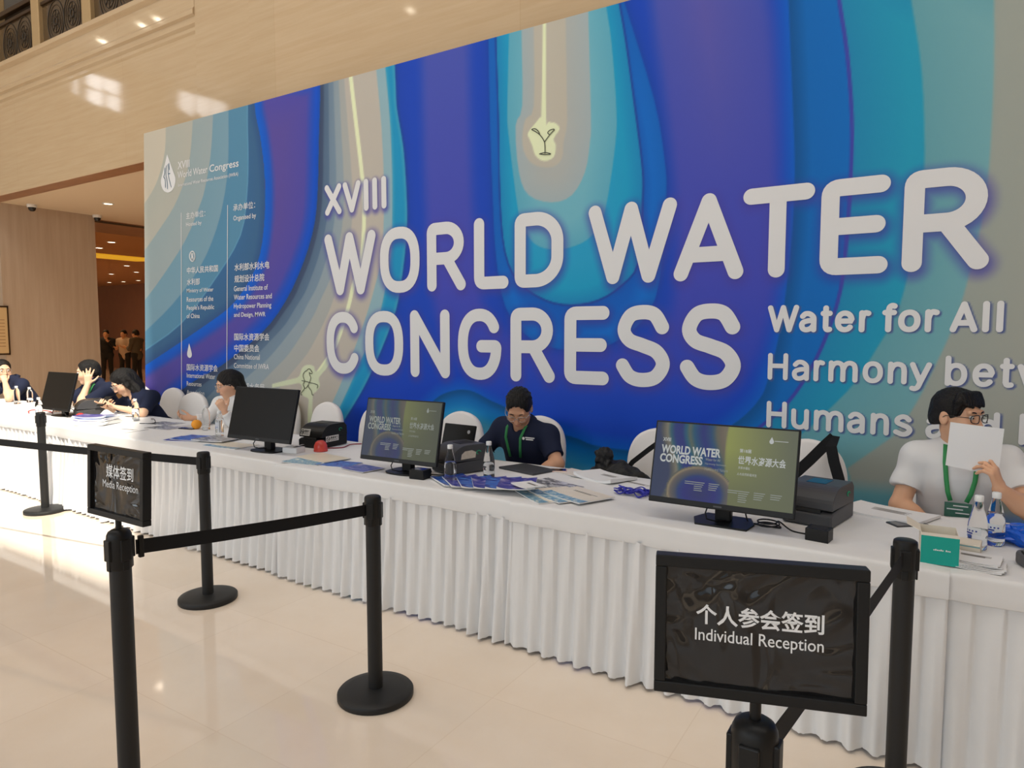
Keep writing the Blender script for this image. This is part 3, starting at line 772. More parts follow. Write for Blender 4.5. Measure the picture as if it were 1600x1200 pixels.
# small print of hosts and organisers
sm = MB(); y_ = YB - .003
SH = .058
def T(body, x0, x1, z0, z1, bold=.012):
    put_text(sm, body, lambda u, w: (x0 + (x1 - x0) * u + SH * (z0 + (z1 - z0) * w - z0), y_, z0 + (z1 - z0) * w), bold)
T('XVIII', -7.416, -7.189, 3.452, 3.535); T('World Water', -7.423, -6.87, 3.35, 3.427, .008); T('Congress', -6.835, -6.335, 3.325, 3.427, .010)
T('International Water Resources Association (IWRA)', -7.419, -6.344, 3.246, 3.294, .006)
def drop(cx, z0, z1, w, s=None):
    h_ = z1 - z0; rr = w / 2
    pts = [(cx, z1)] + catmull([(cx + .02 * w, z1 - .02 * h_), (cx + .32 * w, z0 + h_ * .58), (cx + rr, z0 + rr * .95), (cx + rr * .7, z0 + rr * .26), (cx, z0), (cx - rr * .7, z0 + rr * .26), (cx - rr, z0 + rr * .95), (cx - .32 * w, z0 + h_ * .58), (cx - .02 * w, z1 - .02 * h_)], 6)
    sm.add([(x, y_, z_) for x, z_ in pts], [tuple(range(len(pts)))])
drop(-7.61, 3.216, 3.645, .29); drop(-7.316, 1.312, 1.478, .09)
for x0, z0, z1 in ((-7.378, .893, 2.961), (-6.535, 1.155, 2.965)):
    stroke(sm, [(x0 - SH * (z1 - z0), z0), (x0, z1)], .010, lambda x, z_: (x, y_, z_))
T('主办单位：', -7.29, -6.935, 2.883, 2.957, .006); T('Hosted by', -7.295, -7.007, 2.79, 2.845, .008)
T('承办单位：', -6.445, -6.085, 2.893, 2.967, .004); T('Organised by', -6.447, -6.075, 2.78, 2.845, .008)
sm.tube([(-7.196 + .05 * cos(a * pi / 12), y_, 2.463 + .055 * sin(a * pi / 12)) for a in range(24)], .008, 4, closed=True)
for dx in (-.02, 0, .02):
    sm.tube([(-7.196 + dx, y_, 2.425), (-7.196 + dx * .5, y_, 2.46), (-7.196 + dx, y_, 2.50)], .006, 4)
for body, x0, x1, z0, h_, bo in (('中华人民共和国', -7.31, -6.741, 2.27, .075, .012), ('水利部', -7.318, -7.076, 2.14, .075, .012), ('Ministry of Water', -7.328, -6.833, 2.045, .058, .008), ('Resources of the', -7.334, -6.84, 1.953, .055, .008),
        ("People's Republic", -7.340, -6.83, 1.846, .068, .008), ('of China', -7.345, -7.1, 1.766, .052, .008), ('国际水资源学会', -7.381, -6.801, 1.165, .078, .012), ('International Water', -7.386, -6.85, 1.082, .055, .008),
        ('Resources', -7.392, -7.11, .988, .052, .008), ('Association', -7.398, -7.06, .888, .052, .008), ('(IWRA)', -7.404, -7.22, .782, .064, .008),
        ('水利部水利水电', -6.454, -5.885, 2.262, .078, .012), ('规划设计总院', -6.46, -5.97, 2.138, .078, .012), ('General Institute of', -6.473, -5.919, 2.046, .056, .008), ('Water Resources and', -6.478, -5.86, 1.955, .055, .008),
        ('Hydropower Planning', -6.483, -5.872, 1.846, .068, .008), ('and Design, MWR', -6.487, -5.968, 1.756, .062, .008), ('国际水资源学会', -6.494, -5.915, 1.518, .078, .012), ('中国委员会', -6.5, -6.08, 1.396, .078, .012),
        ('China National', -6.509, -6.077, 1.314, .055, .008), ('Committee of IWRA', -6.513, -5.935, 1.218, .055, .008), ('水利部水务局', -6.52, -6.016, .985, .078, .012)):
    T(body, x0, x1, z0, z0 + h_, bo)
sm.build('organiser_lettering', M_white, bd)
M_blueink = mat('blue_print', C8(72, 104, 128), .6)
ik = MB(); y2 = YB - .005
for p in ([(-7.66, 3.50), (-7.67, 3.44), (-7.69, 3.40), (-7.665, 3.37), (-7.665, 3.28)], [(-7.63, 3.52), (-7.645, 3.42), (-7.63, 3.36), (-7.625, 3.26)], [(-7.60, 3.53), (-7.595, 3.48), (-7.60, 3.43), (-7.565, 3.425)], [(-7.60, 3.43), (-7.585, 3.36), (-7.55, 3.27)], [(-7.58, 3.54), (-7.575, 3.47)]):
    stroke(ik, catmull(p, 5), .010, lambda x, z_: (x, y2, z_))
M_line = mat('fine_ink_line', C8(70, 74, 60), .6)
ik.build('logo_lines', M_blueink, bd)
li = MB()
for p in BG + BT:
    stroke(li, catmull([(x / 1000, z_ / 1000) for x, z_ in p], 5), .007, lambda x, z_: (x, y2, z_), caps=False)
li.build('line_drawing_print', M_line, bd)

# ------------------------------------------------------------------ reception tables with cloths and pleated skirts
TZ = .75
def table(x0, x1, yf0, yf1, label, seed):
    r = random.Random(seed)
    w = x1 - x0; cx = (x0 + x1) / 2; yf = (yf0 + yf1) / 2
    t = thing('banquet_table', label, 'table', (cx, yf, 0), math.atan2(yf1 - yf0, w), 'white skirted reception tables')
    TZ = .75 + .0012 * (seed % 2)
    D = .90; hw = w / 2 + .004
    # cloth: flat top with soft rolled front edge and a short plain drop
    prof = [(D, TZ - .12), (D, TZ - .02), (D - .01, TZ), (D - .04, TZ), (D * .6, TZ), (.3, TZ), (.05, TZ), (.014, TZ), (.007, TZ - .002), (.002, TZ - .007), (.0, TZ - .013), (.0, TZ - .022), (-.001, TZ - .06), (-.002, TZ - .098), (-.001, TZ - .101), (.003, TZ - .101), (.004, TZ - .06)]
    nu = 24
    sag = [r.uniform(-.004, .004) for _ in range(nu + 1)]
    def f(u, v):
        k = int(round(v * (len(prof) - 1))); y, z = prof[k]
        i = int(round(u * nu)); e = .006 * math.exp(-((1 - abs(2 * u - 1)) / .03) ** 2)
        if y < .02 and z < TZ - .05:
            z += sag[i] * .6; y += sag[i] * .5 - .001
        return (-hw + 2 * hw * u, y, z - (e if k < 12 else 0))
    MB().grid(f, nu, len(prof) - 1).build('tablecloth', M_cloth, t)
    MB().box(-hw + .01, hw - .01, .03, D - .02, TZ - .05, TZ - .012).build('tabletop', M_white, t)
    # skirt: overlapping knife pleats, crisp at the band and rolling out towards the hem
    cols = []; x = -hw
    while x < hw - .02:
        p = r.uniform(.074, .098); p = min(p, hw - x)
        am = r.uniform(.75, 1.25); ph = r.uniform(-.3, .3); deep = r.random() < .18
        for k in range(12):
            cols.append((x + p * k / 12, k / 12, am * (1.5 if deep else 1), ph))
        x += p
    cols.append((hw, 0, 1, 0))
    rows = [0, .006, .02, .05, .10, .18, .28, .40, .52, .64, .76, .88, .96, 1]
    hem = [.012 + .006 * r.random() for _ in cols]
    hz = TZ - .090
    vs = []
    for j, tt in enumerate(rows):
        for i, (xx, u, am, ph) in enumerate(cols):
            crisp = (u / .917) ** 1.4 if u < .92 else 0
            soft = .5 - .5 * cos(2 * pi * (u + ph * .12 * tt))
            q = crisp * (1 - tt) ** 1.1 + soft * (1 - (1 - tt) ** 1.1)
            amp = .021 + .020 * tt ** .8
            y = .020 - am * amp * q - .020 * tt
            vs.append((xx + ph * .012 * tt, y, hz - (hz - hem[i]) * tt))
    n = len(cols)
    MB().add(vs, [((j + 1) * n + i, (j + 1) * n + i + 1, j * n + i + 1, j * n + i) for j in range(len(rows) - 1) for i in range(n - 1)], True).build('skirt', M_cloth, t)
    return t
TB = [(-10.87, -9.05, 3.08, 3.10, 'leftmost white skirted table, cut by the picture edge'), (-9.05, -7.24, 3.09, 3.08, 'white skirted table in sunlight under the first dark monitor'),
      (-7.24, -5.44, 3.06, 2.99, 'white skirted table with the stack of glossy blue magazines'), (-5.44, -3.63, 2.99, 2.93, 'white skirted table behind the media sign, under the larger dark monitor'),
      (-3.63, -1.80, 2.90, 2.885, 'white skirted table under the second lit screen, middle of the row'), (-1.80, .063, 2.865, 2.825, 'white skirted table under the large lit screen on the right'),
      (.063, 1.88, 2.835, 2.84, 'rightmost white skirted table, in front of man in white shirt')]
for i, (x0, x1, a, b, lb) in enumerate(TB):
    table(x0, x1, a, b, lb, 40 + i)

# ------------------------------------------------------------------ chairs in white stretch covers
def chair_parts(t):
    hw = .215
    def bk(u, v):       # pointed-arch back, slightly hollow
        z = .43 + v * .53
        w = hw * (1.0 + .10 * sin(pi * min(v * 1.2, 1))) if v < .72 else hw * 1.06 * math.sqrt(max(0, 1 - ((v - .72) / .28) ** 2.0)) * .96 + hw * .05
        x = (2 * u - 1) * w
        return x, z
    o = []
    n = 28
    pr = [( hw * .98, .42), (hw * 1.03, .55), (hw * 1.05, .68), (hw * 1.02, .78), (hw * .90, .86), (hw * .70, .915), (hw * .42, .948), (hw * .18, .962), (0, .966)]
    poly = catmull(pr, 4)
    poly = poly + [(-x, z) for x, z in poly[::-1][1:]]
    m = MB()
    L = len(poly); rings = []
    for s_, dy in ((.90, -.030), (.97, -.024), (1, 0), (.97, .024), (.90, .030)):
        rings.append([(x * s_, .20 + dy + .10 * (z - .42), .42 + (z - .42) * (1 - (1 - s_) * .35)) for x, z in poly])
    vs = [p for rr in rings for p in rr]
    fs = [(a * L + i, a * L + i + 1, (a + 1) * L + i + 1, (a + 1) * L + i) for a in range(4) for i in range(L - 1)]
    fs += [tuple(range(L - 1, -1, -1)), tuple(range(4 * L, 5 * L))]
    m.add(vs, fs, True); m.build('chair_back', M_chair, t)
    sp = catmull([(-.2, -.23), (.2, -.23), (.225, -.1), (.22, .19), (-.22, .19), (-.225, -.1), (-.2, -.23)], 3)[:-1]
    MB().slab(sp, .38, .475).build('seat', M_chair, t, bevel=.025, seg=3)
    for sx in (-1, 1):
        for sy in (-.19, .2):
            MB().tube([(sx * .19, sy, .40), (sx * .20, sy * 1.04, .2), (sx * .205, sy * 1.1, .004)], [.05, .026, .022], 10).build('leg', M_chair, t)
ch0 = None
CH = [(-.65, 4.13, -.05, 'white covered chair with black strap behind the printer on the right'), (-1.52, 4.12, .12, 'white covered chair behind the large lit screen, black bag strap on its left edge'),
      (-2.56, 4.28, .05, 'white covered chair behind the man in navy polo'), (-3.26, 4.20, 0, 'white covered chair behind the middle printer and the second lit screen'),
      (-4.15, 4.20, .0, 'white covered chair left of the second lit screen'), (-4.78, 4.16, -.1, 'white covered chair behind the dark printer with paper stickers'),
      (-6.08, 4.22, .15, 'white covered chair beside the woman in white'), (-6.72, 4.12, .1, 'empty white covered chair nearest the woman in white, on its left'), (-7.50, 4.36, .05, 'white covered chair behind the woman holding a phone'),
      (.09, 4.36, 0, 'white covered chair behind the man holding a sheet of paper'), (-5.58, 4.36, .1, 'white covered chair of the woman in white blouse'), (-8.18, 4.36, .1, 'white covered chair of the man with hand on his head'), (-10.2, 4.42, .1, 'white covered chair at the far left picture edge')]
for x, y, rz, lb in CH:
    if ch0 is None:
        c = ch0 = thing('banquet_chair', lb, 'chair', (x, y, 0), rz, 'white covered banquet chairs'); chair_parts(c)
    else:
        c = copy_tree(ch0); c.location = (x, y, 0); c.rotation_euler = (0, 0, rz); c['label'] = lb

# ------------------------------------------------------------------ belt barrier posts
def post_base(t):
    MB().lathe([(0, 0), (.163, 0), (.166, .004), (.166, .024), (.162, .029), (.13, .034), (.06, .040), (.036, .042), (0, .042)], 48).build('base', M_powder, t)
def stanchion(name, label, x, y, rz, sign=False, group='black belt barrier posts'):
    up = .085 if sign else (.022 if x == POST['right'][0] else 0)
    t = thing(name, label, 'stanchion', (x, y, 0), rz, group)
    post_base(t)
    MB().lathe([(.032, .04), (.032, .80 + up)], 32).build('post', M_powder, t)
    top = [(.0365, .775), (.0365, .885), (.035, .893), (.03, .897), (0, .898)] if not sign else [(.037, .775), (.037, .868), (.0355, .880), (.031, .890), (.022, .896), (.012, .898), (0, .898)]
    MB().lathe([(r_, z_ + up) for r_, z_ in [(.0335, .770)] + top], 36).build('collar', M_black, t)
    for k in range(4):
        a = k * pi / 2
        M = Matrix.Translation((0, 0, up)) @ Matrix.Rotation(a, 4, 'Z')
        mb = MB().box(.030, .0415, -.016, .016, .800, .868, M).box(.033, .0385, -.010, .010, .768, .80, M)
        mb.build('belt_clip', M_black, t, bevel=.003)
    return t
def belt(parent, p, q, name='belt'):
    """webbing from p to q in the post's own coordinates, 48 mm tall, with a hair of sag"""
    p, q = Vector(p), Vector(q); n = 24; vs = []
    for k in range(n + 1):
        c = p.lerp(q, k / n); c.z -= .006 * sin(pi * k / n)
        tw = .0016
        s_ = (q - p).cross(Vector((0, 0, 1))).normalized() * tw / 2
        for dz, sg in ((-.024, -1), (.024, -1), (.024, 1), (-.024, 1)):
            vs.append(tuple(c + s_ * sg + Vector((0, 0, dz))))
    fs = []
    for k in range(n):
        for j in range(4):
            l = (j + 1) % 4
            fs.append((k * 4 + j, k * 4 + l, (k + 1) * 4 + l, (k + 1) * 4 + j))
    fs += [(0, 3, 2, 1), (n * 4, n * 4 + 1, n * 4 + 2, n * 4 + 3)]
    o = MB().add(vs, fs).build(name, M_belt, parent)
    d = (p - q).normalized(); e = q + d * .012
    ang = math.atan2(d.y, d.x)
    M = Matrix.Translation(e) @ Matrix.Rotation(ang, 4, 'Z')
    MB().box(-.004, .012, -.008, .008, -.036, .036, M).build('belt_end', M_black, o, bevel=.003)
    return o
POST = {'mid': (-2.051, 2.145), 'back': (-3.665, 2.418), 'far': (-6.74, 2.885), 'edge': (-6.10, 2.03), 'media': (-2.175, 1.135), 'ind': (-.226, 1.10), 'right': (-.066, 2.56)}
tM = stanchion('belt_stanchion', 'black belt post nearest the middle, joined by belt to the media sign post', *POST['mid'], .4)
tB = stanchion('belt_stanchion', 'black belt post standing behind the media sign, close to the table skirt', *POST['back'], .2)
tF = stanchion('belt_stanchion', 'black belt post at far left, against the sunlit table skirt', *POST['far'], .6)
tE = stanchion('belt_stanchion', 'black belt post cut by the left picture edge, only base rim showing', *POST['edge'], .1)
tR = stanchion('belt_stanchion', 'tall looking black belt post at right, in front of the teal box', *POST['right'], 0.1)
def sign_stand(name, label, key, rz, rows, screws):
    t = stanchion(name, label, *POST[key], 0, True, 'black belt posts with sign frames')
    MB().lathe([(.009, .97), (.009, 1.03)], 20).build('rod', M_black, t)
    W2, H, zb = .160, .226, 1.013
    M = Matrix.Rotation(rz, 4, 'Z') @ Matrix.Rotation(R(-2.5), 4, 'X')
    M = Matrix.Translation((0, 0, zb)) @ M
    fr = MB(); b_ = .0185
    for x0, x1, z0, z1 in ((-W2, W2, 0, b_), (-W2, W2, H - b_, H), (-W2, -W2 + b_, b_, H - b_), (W2 - b_, W2, b_, H - b_)):
        fr.box(x0, x1, -.014, .014, z0, z1, M)
    f_ = fr.build('sign_frame', M_black, t, bevel=.002)
    MB().box(-W2 + b_ - .002, W2 - b_ + .002, -.004, .004, b_ - .002, H - b_ + .002, M).build('sign_panel', M_gloss, t)
    tx = MB()
    for body, x0, x1, z0, z1, bo in rows:
        put_text(tx, body, lambda u, w: tuple(M @ Vector((x0 + (x1 - x0) * u, -.0048, z0 + (z1 - z0) * w))), bo)
    tx.build('lettering', M_signwhite, t)
    return t
M_gloss, nt_, b_ = nt_new('black_gloss_acrylic')
b_.inputs['Base Color'].default_value = (.012, .011, .011, 1); b_.inputs['Roughness'].default_value = .045; b_.inputs['IOR'].default_value = 1.5
tc_ = nt_.nodes.new('ShaderNodeTexCoord'); n_ = nt_.nodes.new('ShaderNodeTexNoise'); n_.inputs['Scale'].default_value = 7; n_.inputs['Detail'].default_value = 1.5; n_.inputs['Distortion'].default_value = 1.2
nt_.links.new(tc_.outputs['Object'], n_.inputs['Vector'])
bp_ = nt_.nodes.new('ShaderNodeBump'); bp_.inputs['Strength'].default_value = 1; bp_.inputs['Distance'].default_value = .02
nt_.links.new(n_.outputs['Fac'], bp_.inputs['Height']); nt_.links.new(bp_.outputs['Normal'], b_.inputs['Normal'])
M_signwhite = mat('sign_white', (.82, .82, .82), .5)
tI = sign_stand('sign_stanchion', 'black sign post reading Individual Reception in the right foreground', 'ind', R(18.1), [('个人参会签到', -.095, .098, .116, .149, .022), ('Individual Reception', -.096, .098, .083, .109, .006)], 0)
tS = sign_stand('sign_stanchion', 'black sign post reading Media Reception at left', 'media', R(.3), [('媒体签到', -.062, .092, .128, .171, .012), ('Media Reception', -.082, .118, .088, .119, .0)], 0)
def loc(t, x, y, z):
    return t.matrix_basis.inverted() @ Vector((x, y, z)) if False else Matrix.Rotation(-t.rotation_euler.z, 4, 'Z') @ (Vector((x, y, z)) - t.location)
def link_belt(ta, ka, kb, z=.838, z2=.838, off=.048):
    a = Vector((*POST[ka], z)); c = Vector((*POST[kb], z2)); d = (c - a).normalized()
    belt(ta, loc(ta, *(a + d * .028)), loc(ta, *(c - d * off)))
link_belt(tM, 'mid', 'media', z2=.915); link_belt(tB, 'back', 'edge'); link_belt(tR, 'right', 'ind', z=.86, z2=.90)

# ------------------------------------------------------------------ monitors
def screen_mesh(t, W, H, M, dim):
    """the lit welcome slide: layered blue stream at left, olive field at right"""
    nx, ny = 110, 64
    u, v = np.meshgrid(np.linspace(0, 1, nx), np.linspace(0, 1, ny))
    ed = .55 - .03 * np.sin((v - .2) * 3) - .08 * np.clip(.45 - v, 0, 1)
    ol = np.stack([112 + 52 * np.clip(1 - (u - .55) * 2.4, 0, 1) * np.clip(v * 1.4, .2, 1), 116 + 54 * np.clip(1 - (u - .55) * 2.4, 0, 1) * np.clip(v * 1.4, .2, 1), 82 + 10 * v], -1)
    s_ = u - .05 * np.sin(v * 5)
    stops = [(0, (46, 58, 96)), (.07, (52, 62, 100)), (.10, (96, 96, 92)), (.13, (140, 132, 112)), (.16, (40, 96, 116)), (.19, (30, 50, 130)), (.24, (30, 44, 128)), (.27, (26, 96, 128)), (.30, (104, 112, 96)), (.335, (28, 90, 126)), (.40, (30, 46, 130)), (.46, (34, 80, 126)), (.50, (108, 108, 92)), (.53, (122, 110, 96)), (.56, (130, 120, 100))]
    a = np.stack([np.interp(s_, [q[0] for q in stops], [q[1][k] for q in stops]) for k in range(3)], -1)
    e = np.hypot((u - .36) / .25, (v - .10) / .36)      # rounded island at the bottom
    ist = [(0, (40, 46, 110)), (.45, (36, 40, 130)), (.62, (34, 60, 130)), (.72, (80, 84, 100)), (.86, (112, 102, 96)), (.94, (168, 150, 116)), (.97, (100, 98, 90)), (1.0, (96, 100, 92))]
    b = np.stack([np.interp(e, [q[0] for q in ist], [q[1][k] for q in ist]) for k in range(3)], -1)
    a = np.where((e < 1)[..., None], b, a)
    m_ = np.clip((u - ed) / .012 + .5, 0, 1)[..., None]
    m_ = np.where((e < 1)[..., None] & (u < .56)[..., None], 0, m_)
    c = (a * (1 - m_) + ol * m_) * dim / 255
    c = np.where(c <= .04045, c / 12.92, ((c + .055) / 1.055) ** 2.4).reshape(-1, 3)
    vs = [tuple(M @ Vector(((x - .5) * W, 0, y * H))) for x, y in zip(u.ravel(), v.ravel())]
    me = bpy.data.meshes.new('screen_picture')
    me.from_pydata(vs, [], [(j * nx + i, j * nx + i + 1, (j + 1) * nx + i + 1, (j + 1) * nx + i) for j in range(ny - 1) for i in range(nx - 1)])
    at = me.color_attributes.new('Col', 'FLOAT_COLOR', 'POINT')
    at.data.foreach_set('color', np.concatenate([c, np.ones((len(c), 1))], 1).astype(np.float32).ravel())
    me.materials.append(M_slide)
    o = bpy.data.objects.new('screen_picture', me); COL.objects.link(o); o.parent = t
    P = lambda x0, x1, z0, z1: (lambda a_, b_: tuple(M @ Vector(((x0 + (x1 - x0) * a_ - .5) * W, -.0008, (z0 + (z1 - z0) * b_) * H))))
    big = M_slidetext if dim > .85 else M_slidetext2
    for nm, mt, rows in (('title_lettering', big, (('XVIII', .055, .115, .745, .795, .02), ('WORLD WATER', .05, .49, .585, .70, .035), ('CONGRESS', .045, .365, .465, .58, .035))),
                         ('chinese_title_lettering', big, (('世界水资源大会', .615, .935, .53, .64, .02), ('第18届', .62, .70, .68, .73, .01), ('共享水福祉', .62, .70, .47, .505, 0), ('人与自然和谐共生', .615, .75, .39, .425, 0))),
                         ('motto_lettering', M_slidetext2, (('Water for All', .385, .49, .535, .57, .01), ('Harmony between', .385, .535, .475, .51, .0), ('Humans and Nature', .385, .55, .41, .45, 0)))):
        tx = MB()
        for body, x0, x1, z0, z1, bo in rows:
            put_text(tx, body, P(x0, x1, z0, z1), bo)
        tx.build(nm, mt, t)
    for x0, rows in ((.25, 2), (.32, 5), (.425, 4), (.56, 2), (.635, 6), (.74, 4), (.85, 3)):
        tx2 = MB()
        for k in range(rows):
            p = P(x0, x0 + (.075 if k < 2 else .06) * (1 - .1 * (k % 2)), .235 - .026 * k - .05 * (x0 > .5), .245 - .026 * k - .05 * (x0 > .5))
            tx2.add([p(0, 0), p(1, 0), p(1, 1), p(0, 1)], [(0, 1, 2, 3)])
        tx2.build('small_print', M_slidetext2, t)
    h = P(.815, .845, .82, .90); tx = MB()
    tx.add([h(.5 + r_ * cos(a_), .36 + r_ * .72 * sin(a_)) if a_ is not None else h(.5, 1.1) for r_, a_ in [(.5, R(d)) for d in range(140, 401, 20)] + [(0, None)]], [tuple(range(15))])
    p = P(.85, .94, .855, .862); tx.add([p(0, 0), p(1, 0), p(1, 1), p(0, 1)], [(0, 1, 2, 3)])
    tx.build('drop_logo', big, t)
M_slide = vcol_mat('lit_slide', .25, emission=1.0)
M_slidetext = mat('lit_white_text', (.02, .02, .02), .3, emit=C8(205, 208, 205), es=1)
M_slidetext2 = mat('lit_grey_text', (.02, .02, .02), .3, emit=C8(150, 155, 146), es=1)

def monitor(label, x, y, rz, W, H, zb, tilt, lit, dy=.11):
    """x, y: middle of the panel's lower front edge"""
    t = thing('monitor', label, 'monitor', (x, y + dy, TZ), rz, 'monitors on the reception tables')
    z0 = zb - TZ
    if lit == 'wide':
        b = [(-.10, -.105), (.125, -.105), (.135, .0), (.10, .10), (-.10, .10), (-.135, .0)]
        MB().slab(b, 0, .009).build('base', M_black, t, bevel=.003)
    else:
        MB().slab(catmull([(-.13, -.06), (-.07, -.10), (.07, -.10), (.13, -.06), (.11, .09), (-.11, .09), (-.13, -.06)], 5)[:-1], 0, .010).build('base', M_black, t, bevel=.003)
    MB().box(-.035, .035, -.02, .025, .008, z0 + .20).build('neck', M_black, t, bevel=.006)
    M = Matrix.Translation((0, -dy, z0)) @ Matrix.Rotation(-tilt, 4, 'X')
    MB().box(-W / 2, W / 2, .0, .022, 0, H, M).box(-W * .32, W * .32, .02, .055, H * .22, H * .72, M).build('housing', M_black, t, bevel=.004)
    MB().box(-.055, .055, .022, .075, H * .38, H * .55, M).build('hinge', M_black, t)
    b_ = .008; ch = .026
    Ms = M @ Matrix.Translation((0, -.0012, ch))
    if lit:
        screen_mesh(t, W - 2 * b_, H - b_ - ch, Ms, .95 if lit == 'wide' else .72)
    else:
        MB().box(-W / 2 + b_, W / 2 - b_, -.001, .001, ch, H - b_, M).build('screen', M_screen, t)
    mk = MB().box(-.018, .018, -.0015, 0, .009, .016, M)
    mk.build('chin_mark', M_dgrey, t)
    MB().tube([tuple(M @ Vector(p)) for p in ((-.05, .03, .01), (-.055, .02, -.02), (-.05, .03, -.045), (-.02, .06, -.05), (.02, .08, -.04))], .0035, 6).build('power_cord', M_black, t)
    return t
monitor('large wide monitor with lit welcome slide on the right table', -.789, 2.95, 0, .63, .375, .831, R(15), 'wide')
monitor('monitor with dim lit welcome slide in the middle of the tables', -2.714, 3.04, R(2), .579, .381, .827, R(12.4), 'dim')
monitor('dark switched off monitor in front of the woman in white', -4.07, 3.10, R(2.5), .641, .382, .837, R(14.6), None)
monitor('dark switched off monitor at far left, before the man holding his head', -7.60, 3.37, R(1), .56, .395, .815, R(15), None)

# ------------------------------------------------------------------ label printers
M_green = mat('green_mark', C8(30, 150, 110), .5)
M_sticker = mat('paper_sticker', (.74, .73, .70), .6)
M_ink = mat('black_ink', (.02, .02, .02), .6)
M_window = mat('tinted_window', C8(40, 62, 92), .12)
def printer(label, x, y, rz, m=None, stickers=(), w=.225, d=.285, h=.170, window=None):
    m = m or M_dgrey
    t = thing('label_printer', label, 'printer', (x, y, TZ), rz, 'label printers on the reception tables')
    hw = w / 2
    def side(z0, z1):   # profile in (y, z): front is -y
        return None
    lo = [(-d / 2, .005), (d / 2, .005), (d / 2, .085), (-d / 2 + .01, .070), (-d / 2 - .012, .060), (-d / 2 - .012, .012)]
    Mx = Matrix(((0, 1, 0, 0), (1, 0, 0, 0), (0, 0, 1, 0), (0, 0, 0, 1)))
    def loft(poly, a, b):
        mb = MB(); n = len(poly)
        mb.add([(a, y_, z_) for y_, z_ in poly] + [(b, y_, z_) for y_, z_ in poly], [tuple(range(n - 1, -1, -1)), tuple(range(n, 2 * n))] + [(i, (i + 1) % n, n + (i + 1) % n, n + i) for i in range(n)])
        return mb
    loft(lo, -hw, hw).build('lower_body', m, t, bevel=.008, seg=3)
    up = [(d / 2, .078), (d / 2 - .004, h * .86), (d / 2 - .03, h)] + arc(-d / 2 + .115, .075, .118, h - .075, 90, 176, 10) + [(-d / 2 + .0, .080)]
    loft(up[::-1][::-1], -hw, hw).build('lid', m, t, bevel=.012, seg=3)
    MB().box(-hw * .55, hw * .55, -d / 2 - .008, -d / 2 + .03, .066, .080).build('label_slot', M_ink, t)
    MB().box(-hw * .45, hw * .35, -.03, .075, h - .002, h + .0015).build('window', window or M_black, t)
    MB().tube([(hw + .0015, .06 + .016 * cos(a / 12 * pi), .125 + .010 * sin(a / 12 * pi)) for a in range(18)], .003, 6).build('green_mark', M_green, t)
    for kind in stickers:
        if kind == 'front':     # on the curved lid front
            A = [(-hw * .86, -d / 2 - .001, .088), (-hw * .05, -d / 2 - .001, .088), (-hw * .05, -d / 2 + .016, .136), (-hw * .86, -d / 2 + .016, .136)]
            off = Vector((0, -.006, .003))
        else:
            A = [(hw + .0012, -d * .36, .045), (hw + .0012, d * .14, .045), (hw + .0012, d * .14, .088), (hw + .0012, -d * .36, .088)]
            off = Vector((0, 0, 0))
        A = [Vector(p) + off for p in A]
        Q = lambda u, w_: A[0] + (A[1] - A[0]) * u + (A[3] - A[0]) * w_
        nrm = (A[1] - A[0]).cross(A[3] - A[0]).normalized()
        st = MB().add([tuple(p) for p in A], [(0, 1, 2, 3)]).build('sticker', M_sticker, t, solid=.0008)
        k = MB(); pf = lambda x0, x1, z0, z1: (lambda u, w_: tuple(Q(x0 + (x1 - x0) * u, z0 + (z1 - z0) * w_) + nrm * .0009))
        put_text(k, '鼎盛电气', pf(.36, .95, .42, .86), .02)
        for j in range(7):
            p = pf(.37 + .08 * j, .42 + .08 * j, .18, .30); k.add([p(0, 0), p(1, 0), p(1, 1), p(0, 1)], [(0, 1, 2, 3)])
        k.tube([tuple(Q(.18 + .12 * cos(a * pi / 9), .5 + .36 * sin(a * pi / 9)) + nrm * .0009) for a in range(18)], .0022, 5, closed=True)
        k.tube([tuple(Q(u_, w_) + nrm * .0009) for u_, w_ in ((.10, .62), (.18, .46), (.26, .62), (.2, .3))], .002, 5)
        k.build('sticker_print', M_ink, st)
    return t
printer('dark grey label printer beside the large lit screen at right', -.435, 3.34, R(-11), None, (), .215, .29, .172, M_window)
printer('dark grey label printer with worn paper sticker behind two bottles', -2.47, 3.36, R(-20), None, (), .21, .27, .175)
printer('black label printer with two paper stickers between two monitors', -3.915, 3.58, R(4), M_black, ('front', 'side'), .225, .27, .172)
printer('small dark grey label printer at left beside the far monitor', -7.36, 3.62, R(-18), None, (), .22, .27, .17)
wp = thing('paper_scrap', 'torn paper sticker on the side of the middle printer', 'sticker', (-2.47, 3.36, TZ), R(-20))
MB().add([(.1065, -.07, .092), (.1065, .035, .095), (.1065, .04, .128), (.1065, .01, .142), (.1065, -.04, .140), (.1065, -.065, .122)], [(0, 1, 2, 3, 4, 5)]).build('paper', mat('worn_paper', C8(205, 195, 178), .7, noise=.15, nscale=60), wp, solid=.0008)
dv = thing('display_terminal', 'black tilted display with round badge behind the second lit screen', 'terminal', (-2.63, 3.52, TZ), R(-4))
M = Matrix.Translation((0, 0, .06)) @ Matrix.Rotation(R(-16), 4, 'X')
MB().box(-.13, .13, -.01, .01, 0, .20, M).build('display_back', M_black, dv, bevel=.005)
MB().box(-.07, .07, -.06, .08, 0, .02).box(-.03, .03, -.0, .05, .015, .12).build('stand', M_black, dv, bevel=.005)
MB().lathe([(0, 0), (.012, 0)], 20, M @ Matrix.Translation((.085, -.0112, .155)) @ Matrix.Rotation(R(90), 4, 'X')).build('badge', mat('silver_badge', (.5, .52, .55), .3), dv)

